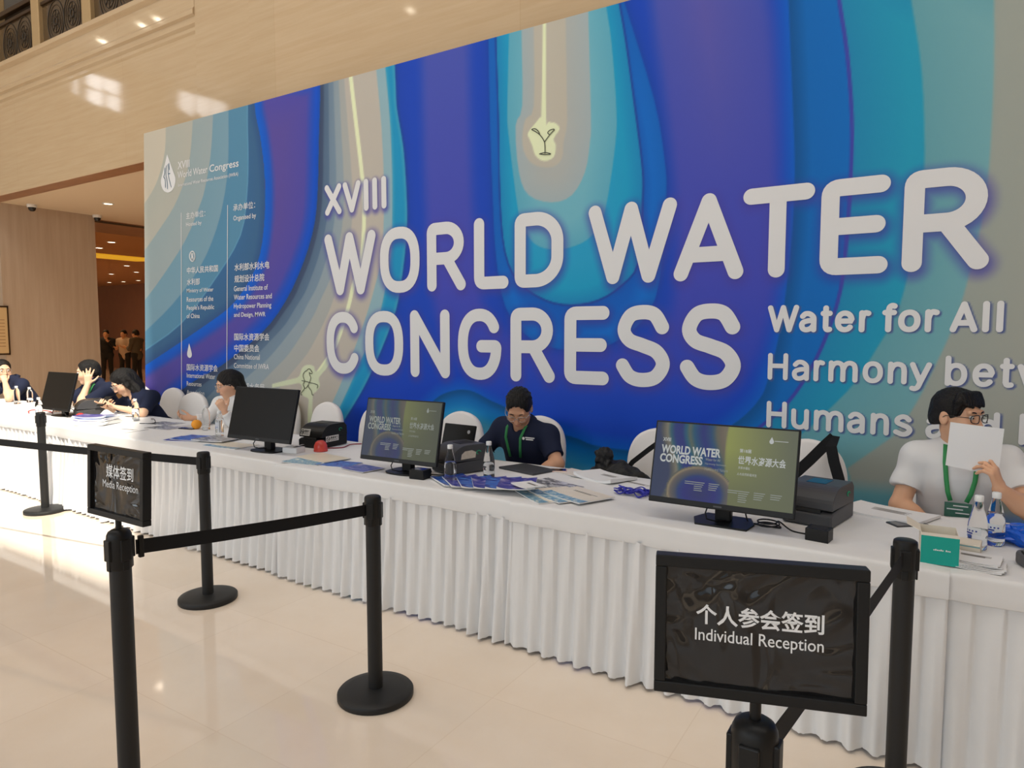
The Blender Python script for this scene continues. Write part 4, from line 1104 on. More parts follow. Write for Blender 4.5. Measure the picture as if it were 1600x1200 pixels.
# ------------------------------------------------------------------ bottles
M_pet = mat('clear_bottle', (.97, .98, .98), .04, trans=1, ior=1.16, spec=.5)
M_water = mat('water', (.96, .98, 1), .01, trans=1, ior=1.22)
M_cap = mat('white_cap', (.82, .82, .80), .5)
M_blab = mat('bottle_label', C8(215, 218, 222), .5)
M_bprint = mat('bottle_label_print', C8(40, 60, 150), .5)
def bottle(label, x, y, kind, water=.11, rz=0, lab=False):
    t = thing('water_bottle', label, 'bottle', (x, y, TZ), rz, 'water bottles on the reception tables')
    if kind == 'cone':
        prof = [(0, .002), (.028, 0), (.033, .006), (.0345, .03), (.0325, .034), (.0345, .04), (.0325, .046), (.0345, .052), (.034, .095), (.033, .105), (.026, .14), (.018, .172), (.0135, .188), (.0135, .200)]
        cap = [(.0155, .192), (.016, .194), (.016, .212), (.014, .215), (0, .215)]
    else:
        prof = [(0, .002), (.027, 0), (.032, .006), (.032, .035), (.030, .038), (.032, .042), (.032, .14), (.030, .155), (.022, .178), (.0135, .190), (.0135, .202)]
        cap = [(.0155, .193), (.016, .195), (.016, .213), (.014, .216), (0, .216)]
    MB().lathe(prof, 28).build('bottle_body', M_pet, t)
    MB().lathe(cap, 24).build('cap', M_cap, t)
    wp_ = [(0, .004)] + [(r - .0018, z) for r, z in prof[1:] if .004 <= z < water]
    rr = np.interp(water, [z for r, z in prof[2:]], [r for r, z in prof[2:]]) - .0018
    MB().lathe(wp_ + [(rr, water), (0, water)], 28).build('water', M_water, t)
    if lab:
        n = 12; r0 = .0352 if kind == 'cone' else .0325
        z0, z1 = (.062, .092) if kind == 'cone' else (.07, .125)
        a0, a1 = (R(-175), R(-75)) if kind == 'cone' else (R(-150), R(-40))
        g = lambda r, u0, u1, za, zb_: MB().grid(lambda u, v: (r * cos(a0 + (a1 - a0) * (u0 + (u1 - u0) * u)), r * sin(a0 + (a1 - a0) * (u0 + (u1 - u0) * u)), za + (zb_ - za) * v), n, 1)
        lb_ = g(r0, 0, 1, z0, z1).build('bottle_label', M_blab, t)
        k = g(r0 + .0004, .05, .55, z0 + .003, z0 + .009)
        for j in range(4):
            q = g(r0 + .0004, .1 + .2 * j, .2 + .2 * j, z0 + .013, z0 + .019); k.add(q.v, q.f)
        k.build('label_print', M_bprint, lb_)
bottle('slim necked water bottle standing on blue brochures before the printer', -2.336, 3.075, 'cone', .118)
bottle('slim necked water bottle just right of the middle printer', -2.215, 3.29, 'cone', .09)
bottle('water bottle with blue lettered label, front one beside the teal box', .160, 3.20, 'cone', .08, 0, True)
bottle('water bottle behind the labelled one, nearest the blue plastic bag', .222, 3.30, 'cone', .13, .4, True)
bottle('straight water bottle with label, left of the dark monitor', -4.952, 3.42, 'str', .15, 0, True)
bottle('straight water bottle beside the orange', -5.43, 3.62, 'str', .05)
bottle('straight water bottle in front of woman with long hair', -6.542, 3.62, 'str', .12, 0, True)
bottle('straight water bottle before the far dark monitor, behind the barrier post', -7.50, 3.20, 'str', .14, 0, True)
bottle('half empty water bottle at far left, right one of two', -9.0, 3.75, 'str', .09)
bottle('water bottle at far left beside the elbow of the man at the edge', -9.33, 3.75, 'str', .03)

# ------------------------------------------------------------------ printed matter
def cover(name, stops, scale, dist=2.0, seed=0.0):
    m, nt, b = nt_new(name)
    tc = nt.nodes.new('ShaderNodeTexCoord'); mp = nt.nodes.new('ShaderNodeMapping'); mp.inputs['Scale'].default_value = scale; mp.inputs['Location'].default_value = (seed, seed * .7, 0)
    n = nt.nodes.new('ShaderNodeTexNoise'); n.inputs['Scale'].default_value = 1; n.inputs['Distortion'].default_value = dist
    r = nt.nodes.new('ShaderNodeValToRGB'); r.color_ramp.interpolation = 'LINEAR'
    while len(r.color_ramp.elements) < len(stops):
        r.color_ramp.elements.new(.5)
    for e, (p, c) in zip(r.color_ramp.elements, stops):
        e.position = p; e.color = (*C8(*c), 1)
    nt.links.new(tc.outputs['Object'], mp.inputs[0]); nt.links.new(mp.outputs[0], n.inputs['Vector']); nt.links.new(n.outputs['Fac'], r.inputs[0]); nt.links.new(r.outputs[0], b.inputs['Base Color'])
    b.inputs['Roughness'].default_value = .3
    return m
COV = {'blue': cover('blue_brochure_cover', [(.3, (24, 40, 120)), (.45, (50, 84, 190)), (.55, (70, 150, 225)), (.62, (96, 90, 180)), (.75, (160, 150, 215))], (9, 16, 1)),
       'navy': cover('violet_brochure_cover', [(.3, (46, 44, 120)), (.45, (60, 70, 170)), (.6, (130, 120, 180)), (.75, (200, 195, 220))], (14, 14, 1), 1.5, 3.1),
       'cream': cover('cream_booklet_cover', [(.3, (238, 226, 202)), (.7, (246, 236, 214))], (6, 6, 1)),
       'photo': cover('grey_photo_page', [(.3, (60, 60, 62)), (.45, (130, 130, 132)), (.55, (205, 205, 206)), (.8, (235, 235, 238))], (12, 20, 1), 2, 1.7),
       'white': M_paper,
       'water': cover('blue_watercolour_band', [(.35, (90, 145, 180)), (.5, (140, 185, 205)), (.65, (235, 235, 220))], (20, 20, 1), 2, 4)}
def booklet(name, label, cat, x, y, rz, kind, z=0, w=.21, d=.297, th=.004, curl=.006, group=None, text=None, band=False):
    t = thing(name, label, cat, (x, y, TZ + z), rz, group)
    def top(e): return lambda u, v: ((u - .5) * w, (v - .5) * d, th + e + curl * (2 * abs(u - .5)) ** 3 * (.4 + .6 * (1 - v)))
    mb = MB(); nu, nv = 10, 8
    mb.grid(top(0), nu, nv)
    N = len(mb.v)
    bot = [((u / nu - .5) * w, (v / nv - .5) * d, .0005 + curl * .6 * (2 * abs(u / nu - .5)) ** 3 * (.4 + .6 * (1 - v / nv))) for v in range(nv + 1) for u in range(nu + 1)]
    mb.v += bot
    rim = [i for i in range(nu)] + [nu + (nu + 1) * j for j in range(nv)] + [(nu + 1) * (nv + 1) - 1 - i for i in range(nu)] + [(nu + 1) * (nv - j) for j in range(nv)]
    for a, b in zip(rim, rim[1:] + rim[:1]):
        mb.f.append((N + a, N + b, b, a)); mb.sm.append(False)
    mb.build('pages', M_paper, t)
    MB().grid(top(.0006), nu, nv).build('cover', COV[kind], t)
    if band:
        MB().grid(lambda u, v: ((u - .5) * w, (v * .24 - .5) * d, th + .0012 + curl * (2 * abs(u - .5)) ** 3 * (.4 + .6 * (1 - v * .24))), nu, 2).build('watercolour_band', COV['water'], t)
    if text:
        tx = MB()
        for k in range(text):
            tx.box(-w * .30, w * (.30 - .12 * (k % 2)), d * (.22 - .045 * k) - .0025, d * (.22 - .045 * k) + .0025, th + .0008, th + .0014)
        tx.build('print_lines', M_ptext, t)
    return t
M_ptext = mat('grey_print', (.22, .20, .18), .6)
G1 = 'fanned brochures before the middle printer'
k_ = 0
for x, y, rz, kd, lb in ((-2.33, 3.10, .62, 'blue', 'blue brochure under the slim bottle, left end of the fan'), (-2.25, 3.09, .50, 'navy', 'violet blue brochure, second from left in the fan before the printer'), (-2.16, 3.085, .40, 'blue', 'blue brochure, third from left in the fan'),
                         (-2.07, 3.09, .31, 'navy', 'violet blue brochure, third from right in the fan'), (-1.985, 3.095, .22, 'blue', 'bright blue brochure, second from right in the fan'), (-1.90, 3.10, .12, 'navy', 'violet brochure at the right end of the fan beside the grey photo page')):
    booklet('brochure', lb, 'brochure', x, y, rz + .35, kd, .0065 * k_, .20, .28, .0055, .012, G1); k_ += 1
booklet('magazine_page', 'open page with grey photograph lying right of the blue brochure fan', 'magazine', -1.80, 3.30, -.35, 'photo', .0, .30, .21, .003)
booklet('leaflet', 'white lettered leaflet beside the grey photo page, next to the cream pile', 'leaflet', -1.80, 3.05, -.45, 'white', .048, .15, .13, .002, text=3)
G2 = 'cream booklets with watercolour edge'
for i, (x, y, rz, lb) in enumerate(((-1.70, 3.07, -.62, 'cream booklet lowest at left of the cream pile'), (-1.63, 3.11, -.52, 'cream booklet in the middle of the cream pile'), (-1.55, 3.13, -.42, 'cream booklet with grey title on top of the cream pile'))):
    booklet('booklet', lb, 'booklet', x, y, rz, 'cream', .005 * i, .30, .235, .004, .004, G2, 2 if i == 2 else None, True)
booklet('booklet', 'cream booklet lying flat behind the open white magazine', 'booklet', -1.80, 3.66, -.3, 'cream', 0, .30, .16, .003, .002)
booklet('magazine', 'open white magazine with curled pages near the black bundle', 'magazine', -1.62, 3.62, -.35, 'white', 0, .30, .22, .012, .022, None, 4)
booklet('paper_sheet', 'white printed sheet between open magazine and blue lanyards', 'paper', -1.42, 3.55, -.3, 'white', .001, .30, .21, .001, .002, None, 3)
booklet('brochure', 'blue brochure lying alone at the left of the second lit screen, front one', 'brochure', -3.02, 3.075, -.12, 'navy', .003, .22, .17, .003, .003)
booklet('brochure', 'violet blue brochure half under another, before the black printer', 'brochure', -3.27, 3.11, .15, 'blue', 0, .25, .18, .003, .003)
booklet('brochure', 'pale blue green brochure under the cream sheets', 'brochure', -3.50, 3.075, .12, 'water', 0, .30, .20, .003, .003)
booklet('booklet', 'cream sheets lying before the red dome', 'booklet', -3.50, 3.19, -.15, 'cream', .005, .34, .21, .003, .003)
for i, (x, y, rz, kd, lb) in enumerate(((-5.05, 3.22, .45, 'navy', 'violet brochure under the wide blue brochures left of the dark monitor'), (-5.02, 3.26, .30, 'blue', 'wide blue brochure on top, left of the dark monitor'), (-4.80, 3.30, .22, 'photo', 'grey picture brochure next to the dark monitor'))):
    booklet('brochure', lb, 'brochure', x, y, rz, kd, .005 * i, .30, .25, .004, .008)
booklet('booklet', 'cream booklet with watercolour edge under the dark monitor', 'booklet', -4.50, 3.20, .05, 'cream', 0, .36, .22, .003, .003, None, None, True)
booklet('paper_sheet', 'dark printed sheet lying left of the orange, front one', 'paper', -5.85, 3.50, .1, 'photo', 0, .3, .2, .002, .002)
booklet('paper_sheet', 'dark printed sheet lying left of the orange, rear one', 'paper', -6.12, 3.66, .15, 'photo', 0, .3, .2, .002, .002)
booklet('paper_sheet', 'white sheet with dark photo near the table edge left', 'paper', -6.0, 3.22, .15, 'white', 0, .32, .22, .002, .002, None, 3)
G3 = 'stacked magazines on the left table'
for i in range(8):
    kd = ('white', 'cream', 'white', 'navy', 'cream', 'blue', 'blue', 'navy')[i]
    booklet('magazine', ['lowest magazine of the left stack', 'cream magazine second from bottom of the left stack', 'white magazine third from bottom of the left stack', 'violet magazine fourth from bottom of the left stack',
                         'cream edged magazine in the middle of the left stack', 'blue magazine third from top of the left stack', 'blue magazine second from top of the left stack', 'violet blue magazine topmost of the left stack'][i], 'magazine',
            -6.62 + .02 * (i % 3) - .03 * i, 3.30 + .012 * i, .5 + .05 * (i % 4), kd, .0075 * i, .30, .24, .006, .016, G3)
booklet('paper_sheet', 'stack of white sheets before the man at the left picture edge', 'paper', -8.75, 3.62, .1, 'white', 0, .34, .24, .03, .004)
booklet('newspaper', 'large folded printed sheet left of the phone at right', 'newspaper', -.17, 3.60, -.35, 'white', 0, .36, .24, .010, .012, None, 5)
for i in range(6):
    booklet('paper_sheet', ['bottom printed sheet of the small pile beside the teal box', 'second printed sheet from the bottom beside the teal box', 'third printed sheet from the bottom beside the teal box', 'third printed sheet from the top beside the teal box', 'second printed sheet from the top beside the teal box', 'top printed sheet of the small pile beside the teal box'][i],
            'paper', .155 + .006 * (i % 3) - .004 * i, 2.965 + .006 * i, -.2 + .07 * (i % 4), 'white', .004 * i, .16, .14, .002, .006, 'printed sheets beside the teal box', 4 if i == 5 else None)

# ------------------------------------------------------------------ small things on the tables
M_phone = mat('phone_glass', (.02, .022, .03), .1)
def phone(label, x, y, rz, rim, z=0):
    t = thing('phone', label, 'phone', (x, y, TZ + z), rz)
    MB().box(-.038, .038, -.078, .078, 0, .008).build('phone_case', rim, t, bevel=.003)
    MB().box(-.035, .035, -.074, .074, .0078, .0085).build('phone_screen', M_phone, t)
phone('phone in pale pink case lying beside the man in navy polo', -1.98, 3.66, R(-62), mat('pink_case', C8(225, 190, 180), .4))
phone('dark phone half under the printed sheet at right', -.085, 3.45, R(-50), M_dgrey, .0)
phone('dark phone lying left of the orange', -5.62, 3.57, R(-80), M_black)
nb = thing('folder', 'dark grey closed folder lying before the man in navy polo', 'folder', (-2.14, 3.60, TZ), R(-14))
MB().slab([(-.15, -.10), (.15, -.10), (.16, .09), (-.12, .10)], 0, .014).build('folder_cover', M_dgrey, nb, bevel=.004)
def blackbox(label, x, y, rz, s=(.09, .075, .052)):
    t = thing('card_reader', label, 'card reader', (x, y, TZ), rz)
    MB().box(-s[0] / 2, s[0] / 2, -s[1] / 2, s[1] / 2, 0, s[2]).build('reader_body', M_black, t, bevel=.003)
    MB().box(-s[0] * .36, s[0] * .36, -s[1] * .36, s[1] * .36, s[2], s[2] + .001).build('reader_glass', M_phone, t)
blackbox('small black square reader in front of the right printer', -.385, 3.0, R(-8))
blackbox('small black reader before the foot of the second lit screen', -2.545, 3.06, R(5), (.10, .085, .055))
tp = thing('tissue_pack', 'small white tissue pack beside the dark monitor foot', 'tissue pack', (-3.86, 3.25, TZ), R(10))
MB().box(-.062, .062, -.05, .05, 0, .042).build('pack', M_paper, tp, bevel=.008, seg=3)
MB().grid(lambda u, v: (-.06 + .12 * u, -.03 + .07 * v, .043 + .012 * u * u + .003 * sin(9 * u)), 8, 3).build('tissue', M_paper, tp, solid=.001)
rd = thing('warning_light', 'translucent red dome before the black printer', 'lamp', (-3.735, 3.385, TZ))
MB().lathe([(.0, 0), (.050, 0), (.050, .012), (.048, .014), (.046, .045), (.036, .068), (.018, .080), (0, .083)], 28).build('dome', mat('red_dome', C8(245, 96, 84), .15, trans=.5), rd)
rb = thing('red_knob', 'small red round knob on the table beside the far left monitor', 'knob', (-7.17, 3.42, TZ))
MB().lathe([(0, 0), (.035, 0), (.04, .02), (.034, .045), (.015, .058), (0, .06)], 20).build('knob_body', mat('red_plastic', C8(225, 55, 50), .35), rb)
og = thing('orange', 'orange fruit beside water bottle before the woman in white', 'fruit', (-5.54, 3.60, TZ))
MB().ball((0, 0, .042), (.044, .044, .042), 20).build('peel', mat('orange_peel', C8(245, 160, 40), .45, bump=.2, bscale=300), og)
MB().ball((0, 0, .0835), .004, 8).build('stem_button', M_green, og)
# cables
def cable(label, pts, r=.0035, m=None, name='cable'):
    P = [Vector(p) for p in pts]; x = catmull([(p.x, p.y) for p in P], 6); z = catmull([(p.z, 0) for p in P], 6)
    o = MB().tube([(a[0], a[1], TZ + b[0]) for a, b in zip(x, z)], r, 7).build(name, m or M_black)
    return tag(o, label, 'cable')
coil = [(-.60 + .045 * cos(a), 3.08 + .05 * sin(a), .005 + .0015 * i) for i, a in enumerate([k * .7 for k in range(19)])]
cable('black cable coiled beside the foot of the large lit screen', [(-.72, 3.15, .06), (-.69, 3.10, .006), (-.65, 3.09, .005)] + coil + [(-.50, 3.06, .006), (-.42, 3.04, .006)])
cable('thin dark cable running from the middle printer', [(-2.42, 3.20, .006), (-2.52, 3.16, .006), (-2.60, 3.16, .005), (-2.66, 3.2, .006)])
cable('red cable loop on the far left table', [(-8.1, 3.36, .006), (-8.25, 3.42, .012), (-8.3, 3.5, .014), (-8.1, 3.54, .012), (-7.9, 3.5, .006)], .005, mat('red_cable', C8(225, 60, 60), .5))
cable('black cable arching beside the far left monitor', [(-7.38, 3.40, .006), (-7.40, 3.38, .07), (-7.33, 3.40, .10), (-7.24, 3.42, .06), (-7.20, 3.46, .006)])
cable('grey cable loop behind the straight bottle on the left table', [(-6.5, 3.76, .006), (-6.42, 3.70, .02), (-6.3, 3.66, .03), (-6.2, 3.6, .006), (-6.3, 3.52, .006)])
cable('dark red cable under the black printer', [(-3.79, 3.47, .006), (-3.70, 3.56, .006), (-3.74, 3.68, .008), (-3.70, 3.76, .006)], .004, mat('wine_cable', C8(140, 30, 50), .5))
M_lblue = mat('royal_blue_ribbon', C8(50, 52, 165), .5)
lm = MB(); r_ = random.Random(3)
for j in range(7):
    y0 = 3.29 + .013 * j; ph = r_.uniform(0, 6); x0 = -1.455 + r_.uniform(0, .05); x1 = -1.225 + r_.uniform(-.03, .02)
    pts = [(x0 + (x1 - x0) * k / 40, y0 + .014 * sin(k * .30 + ph) + .010 * sin(k * .13 + j), TZ + .008 + .010 * (1 + sin(k * .26 + ph * 2)) + .004 * (j % 3)) for k in range(41)]
    lm.tube(pts, .0085, 8, flat=.35)
tag(lm.build('lanyard', M_lblue), 'tangle of royal blue lanyards beside the large lit screen', 'lanyard')
# boxes at the right end
M_teal = mat('teal_card', C8(0, 160, 145), .5); M_card = mat('cream_card', C8(232, 222, 204), .7)
tb = thing('card_box', 'open teal card box at the right end of the table', 'box', (.03, 2.99, TZ), R(3))
MB().box(-.06, .06, -.085, -.083, 0, .104).build('front_panel', M_teal, tb)
MB().box(-.06, .06, -.083, .085, 0, .002).box(-.06, -.058, -.083, .085, 0, .104).box(.058, .06, -.083, .085, 0, .104).box(-.06, .06, .083, .085, 0, .104).build('tray', M_card, tb)
MB().box(-.058, .058, -.082, -.035, .098, .1035).build('inner_flap', M_card, tb)
MB().add([(-.06, .085, .104), (-.06, -.02, .104), (-.105, -.02, .125), (-.105, .09, .128)], [(0, 1, 2, 3)]).build('side_flap', M_card, tb, solid=.002)
k = MB()
for i in range(10):
    if i != 6:
        k.box(-.020 + .0055 * i, -.016 + .0055 * i, -.0856, -.085, .052, .056 + .002 * (i % 3 == 1))
k.build('front_print', M_white, tb)
cb = thing('small_box', 'small cream card box behind the printed sheets', 'box', (.125, 3.13, TZ), R(-6))
MB().box(-.045, .045, -.05, .05, 0, .045).build('carton', M_card, cb, bevel=.002)
MB().box(-.045, .045, -.0506, -.05, .036, .041).build('teal_stripe', mat('teal_stripe', C8(130, 175, 180), .5), cb)
bg = thing('plastic_bag', 'crumpled bright blue plastic bag at the right picture edge', 'bag', (.36, 3.36, TZ))
rr = random.Random(5); ball = MB().ball((0, 0, 0), 1, 28)
from mathutils import noise as mnoise
vs = []
for v in ball.v:
    q = Vector(v); n1 = mnoise.noise(q * 2.3 + Vector((3, 1, 2))); n2 = mnoise.noise(q * 6 + Vector((7, 3, 1)))
    s_ = 1 + .35 * n1 + .25 * abs(n2)
    vs.append((q.x * .125 * s_, q.y * .08 * s_, max(.001, .04 + q.z * .045 * s_)))
MB().add(vs, ball.f, False).build('bag_film', mat('blue_film', C8(10, 90, 205), .2, spec=.6), bg)
wr = thing('two_way_radio', 'dark grey handset with stub aerial cut by the right picture edge', 'radio', (.345, 3.06, TZ), R(20))
MB().slab(catmull([(-.06, -.05), (.05, -.055), (.06, .05), (-.055, .055), (-.06, -.05)], 4)[:-1], 0, .05).build('handset', mat('grey_handset', (.10, .095, .095), .5), wr, bevel=.012, seg=3)
MB().tube([(-.05, -.02, .04), (-.075, -.03, .066)], .004, 8).build('aerial', M_black, wr)
cl2 = thing('napkin', 'crumpled white cloth on the table before the woman with a phone', 'cloth', (-6.93, 3.55, TZ), .3)
MB().grid(lambda u, v: (-.17 + .34 * u, -.10 + .20 * v, .012 + .075 * math.exp(-((u - .55) / .3) ** 2 - ((v - .5) / .35) ** 2) + .014 * sin(13 * u + 4 * v) * math.exp(-((u - .5) / .4) ** 2)), 28, 18).build('folded_cloth', M_cloth, cl2, solid=.002)
wt = thing('white_tablet', 'white flat box on the table beside the straight bottle at left', 'tablet', (-6.66, 3.58, TZ), .2)
MB().box(-.13, .13, -.05, .05, 0, .02).build('tablet_body', M_paper, wt, bevel=.005)
# bag straps hung over two chairs, and the black bundle
def strap(label, path, w_=.022):
    P = [Vector(p) for p in path]; vs = []
    up = Vector((0, -1, 0))
    for i, p in enumerate(P):
        t_ = (P[min(i + 1, len(P) - 1)] - P[max(i - 1, 0)]).normalized(); s_ = t_.cross(up).normalized() * w_
        vs += [tuple(p + s_), tuple(p - s_)]
    o = MB().add(vs, [(2 * i, 2 * i + 1, 2 * i + 3, 2 * i + 2) for i in range(len(P) - 1)]).build('bag_strap', M_belt, solid=.003)
    return tag(o, label, 'strap')
strap('black bag strap crossing the chair behind the right printer, slanting left', [(-0.490, 4.30, 1.0), (-0.530, 4.22, .955), (-0.600, 4.20, .87), (-0.680, 4.18, .78), (-0.730, 4.17, .70)], .03)
strap('black bag strap hanging straight down the chair behind the right printer', [(-0.490, 4.305, 1.005), (-0.495, 4.22, .955), (-0.475, 4.205, .87), (-0.445, 4.185, .78), (-0.430, 4.17, .70)], .03)
strap('black buckled bag strap down the left edge of the chair behind the large lit screen', [(-1.42, 4.27, .97), (-1.46, 4.2, .93), (-1.56, 4.18, .85), (-1.66, 4.14, .76), (-1.72, 4.10, .66)], .016)

# ------------------------------------------------------------------ people: each body grown as one smooth surface
V3 = lambda *a: np.array(a, np.float32)
def unit(v):
    v = np.asarray(v, np.float32); return v / (np.linalg.norm(v) + 1e-9)
class Field:
    """signed distance field built from blended limbs, turned into one mesh"""
    def __init__(s):
        s.p = []

    def cone(s, a, b, ra, rb, k=.02, flat=None, cut=None):
        """tapered limb; flat=(direction, factor) squeezes it; cut=(point, direction) trims it square"""
        s.p.append(('c', V3(*a), V3(*b), ra, rb, k, flat, cut)); return s

    def ell(s, c, r, k=.02, rot=None, sub=False):
        s.p.append(('e', V3(*c), V3(*r), rot, k, sub)); return s

    def mesh(s, h, keep=None):
        lo = np.full(3, 9e9); hi = -lo
        for q in s.p:
            if q[0] == 'c':
                m = max(q[3], q[4]) * 1.35 + .03
                lo = np.minimum(lo, np.minimum(q[1], q[2]) - m); hi = np.maximum(hi, np.maximum(q[1], q[2]) + m)
            elif not q[5]:
                m = q[2].max() + .03
                lo = np.minimum(lo, q[1] - m); hi = np.maximum(hi, q[1] + m)
        n = np.ceil((hi - lo) / h).astype(int) + 2
        F = np.full(n, 1., np.float32)
        ax = [lo[i] + h * np.arange(n[i], dtype=np.float64) for i in range(3)]
        for q in s.p:
            if q[0] == 'c':
                m = max(q[3], q[4]) * 1.35 + q[5] + 3 * h; a0 = np.minimum(q[1], q[2]) - m; a1 = np.maximum(q[1], q[2]) + m
            else:
                m = q[2].max() + q[4] + 3 * h; a0 = q[1] - m; a1 = q[1] + m
            i0 = np.clip(np.floor((a0 - lo) / h).astype(int), 0, n); i1 = np.clip(np.ceil((a1 - lo) / h).astype(int), 0, n)
            if (i1 <= i0).any():
                continue
            sl = tuple(slice(i0[i], i1[i]) for i in range(3))
            X, Y, Z = np.meshgrid(*[ax[i][sl[i]].astype(np.float32) for i in range(3)], indexing='ij')
            if q[0] == 'c':
                _, a, b, ra, rb, k, flat, cut = q
                e = b - a
                t = np.clip(((X - a[0]) * e[0] + (Y - a[1]) * e[1] + (Z - a[2]) * e[2]) / (float(e @ e) + 1e-12), 0, 1)
                dx, dy, dz = X - a[0] - t * e[0], Y - a[1] - t * e[1], Z - a[2] - t * e[2]
                if flat is not None:
                    f = unit(flat[0]); w = dx * f[0] + dy * f[1] + dz * f[2]
                    g = (1 / flat[1] - 1)
                    dx, dy, dz = dx + w * g * f[0], dy + w * g * f[1], dz + w * g * f[2]
                d = np.sqrt(dx * dx + dy * dy + dz * dz) - (ra + (rb - ra) * t)
                if cut is not None:
                    c, dr = V3(*cut[0]), unit(cut[1])
                    d = np.maximum(d, (X - c[0]) * dr[0] + (Y - c[1]) * dr[1] + (Z - c[2]) * dr[2])
                sub = False
            else:
                _, c, r, rot, k, sub = q
                P_ = np.stack([X - c[0], Y - c[1], Z - c[2]], -1)
                if rot is not None:
                    P_ = P_ @ rot
                k0 = np.linalg.norm(P_ / r, axis=-1); k1 = np.linalg.norm(P_ / (r * r), axis=-1) + 1e-9
                d = k0 * (k0 - 1) / k1
            A = F[sl]
            if sub:
                d = -d
                hh = np.clip(.5 - .5 * (A - d) / k, 0, 1) if k > 0 else (A < d) * 1.
                F[sl] = A * (1 - hh) + d * hh + k * hh * (1 - hh)
            else:
                hh = np.clip(.5 + .5 * (A - d) / k, 0, 1)
                F[sl] = A * (1 - hh) + d * hh - k * hh * (1 - hh)
        if keep is not None:
            X, Y, Z = np.meshgrid(*[a.astype(np.float32) for a in ax], indexing='ij')
            F = np.maximum(F, keep(X, Y, Z))
        return surface(F, lo, h)


def surface(F, lo, h):
    F = np.pad(F, 1, constant_values=1.); lo = np.asarray(lo) - h
    I = F < 0
    c = [I[i:i + I.shape[0] - 1, j:j + I.shape[1] - 1, k:k + I.shape[2] - 1] for i in (0, 1) for j in (0, 1) for k in (0, 1)]
    act = np.zeros(c[0].shape, bool)
    allin = np.ones(c[0].shape, bool)
    for q in c:
        act |= q; allin &= q
    act &= ~allin
    idx = np.argwhere(act)
    num = np.full(act.shape, -1, np.int64); num[tuple(idx.T)] = np.arange(len(idx))
    pos = np.zeros((len(idx), 3)); cnt = np.zeros(len(idx))
    for ax_ in range(3):
        o1, o2 = [a for a in range(3) if a != ax_]
        for u in (0, 1):
            for v in (0, 1):
                p0 = idx.copy(); p0[:, o1] += u; p0[:, o2] += v
                p1 = p0.copy(); p1[:, ax_] += 1
                f0 = F[tuple(p0.T)]; f1 = F[tuple(p1.T)]
                m = (f0 < 0) != (f1 < 0)
                t = np.where(m, f0 / np.where(m, f0 - f1, 1), 0)
                w = p0.astype(float); w[:, ax_] += t
                pos[m] += w[m]; cnt[m] += 1
    pos = lo + h * pos / cnt[:, None]
    faces = []
    for ax_ in range(3):
        o1, o2 = (ax_ + 1) % 3, (ax_ + 2) % 3
        sl0 = [slice(None)] * 3; sl1 = [slice(None)] * 3
        sl0[ax_] = slice(0, -1); sl1[ax_] = slice(1, None)
        a, b = I[tuple(sl0)], I[tuple(sl1)]
        e = np.argwhere(a != b)
        e = e[(e[:, o1] > 0) & (e[:, o2] > 0) & (e[:, o1] < F.shape[o1] - 1) & (e[:, o2] < F.shape[o2] - 1)]
        q = []
        for u, v in ((0, 0), (1, 0), (1, 1), (0, 1)):
            p = e.copy(); p[:, o1] -= u; p[:, o2] -= v
            q.append(num[tuple(p.T)])
        q = np.stack(q, 1)
        fl = a[tuple(e.T)]
        q[~fl] = q[~fl][:, ::-1]
        faces.append(q)
    f = np.concatenate(faces); f = f[(f >= 0).all(1)]
    return pos, f


def relax(v, f, it=1, lam=.5):
    for _ in range(it):
        s_ = np.zeros_like(v); n = np.zeros(len(v))
        for a, b in ((0, 1), (1, 2), (2, 3), (3, 0)):
            np.add.at(s_, f[:, a], v[f[:, b]]); np.add.at(s_, f[:, b], v[f[:, a]]); np.add.at(n, f[:, a], 1); np.add.at(n, f[:, b], 1)
        v = v + lam * (s_ / np.maximum(n, 1)[:, None] - v)
    return v


def normals(v, f):
    n = np.cross(v[f[:, 2]] - v[f[:, 0]], v[f[:, 3]] - v[f[:, 1]]); o = np.zeros_like(v)
    for k in range(4):
        np.add.at(o, f[:, k], n)
    return o / (np.linalg.norm(o, axis=1, keepdims=True) + 1e-12)


def wave(v, fr, seed, amp):
    """cloth folds: sum of slanted waves pushed along the normal"""
    r = random.Random(seed); s_ = np.zeros(len(v))
    for _ in range(7):
        d = V3(r.uniform(-1, 1), r.uniform(-.4, .4), r.uniform(-.7, .7)); d = d / np.linalg.norm(d) * fr * r.uniform(.6, 1.7)
        s_ += np.sin(v @ d + r.uniform(0, 6) + .9 * np.sin(v @ d[[2, 0, 1]] * .6))
    return amp * s_ / 2.6


def link(name, v, f, m, parent, origin, colors=None, label=None):
    me = bpy.data.meshes.new(name); v = v - np.asarray(origin)
    me.vertices.add(len(v)); me.vertices.foreach_set('co', v.astype(np.float32).ravel())
    me.loops.add(len(f) * 4); me.loops.foreach_set('vertex_index', f.astype(np.int32).ravel())
    me.polygons.add(len(f)); me.polygons.foreach_set('loop_start', np.arange(0, len(f) * 4, 4, dtype=np.int32))
    me.update(calc_edges=True); me.validate()
    me.polygons.foreach_set('use_smooth', np.ones(len(me.polygons), bool))
    if colors is not None:
        at = me.color_attributes.new('Col', 'FLOAT_COLOR', 'POINT')
        at.data.foreach_set('color', np.concatenate([colors, np.ones((len(v), 1))], 1).astype(np.float32).ravel())
    me.materials.append(m)
    o = bpy.data.objects.new(name, me); COL.objects.link(o); o.parent = parent
    if label:
        o['label'] = label
    return o


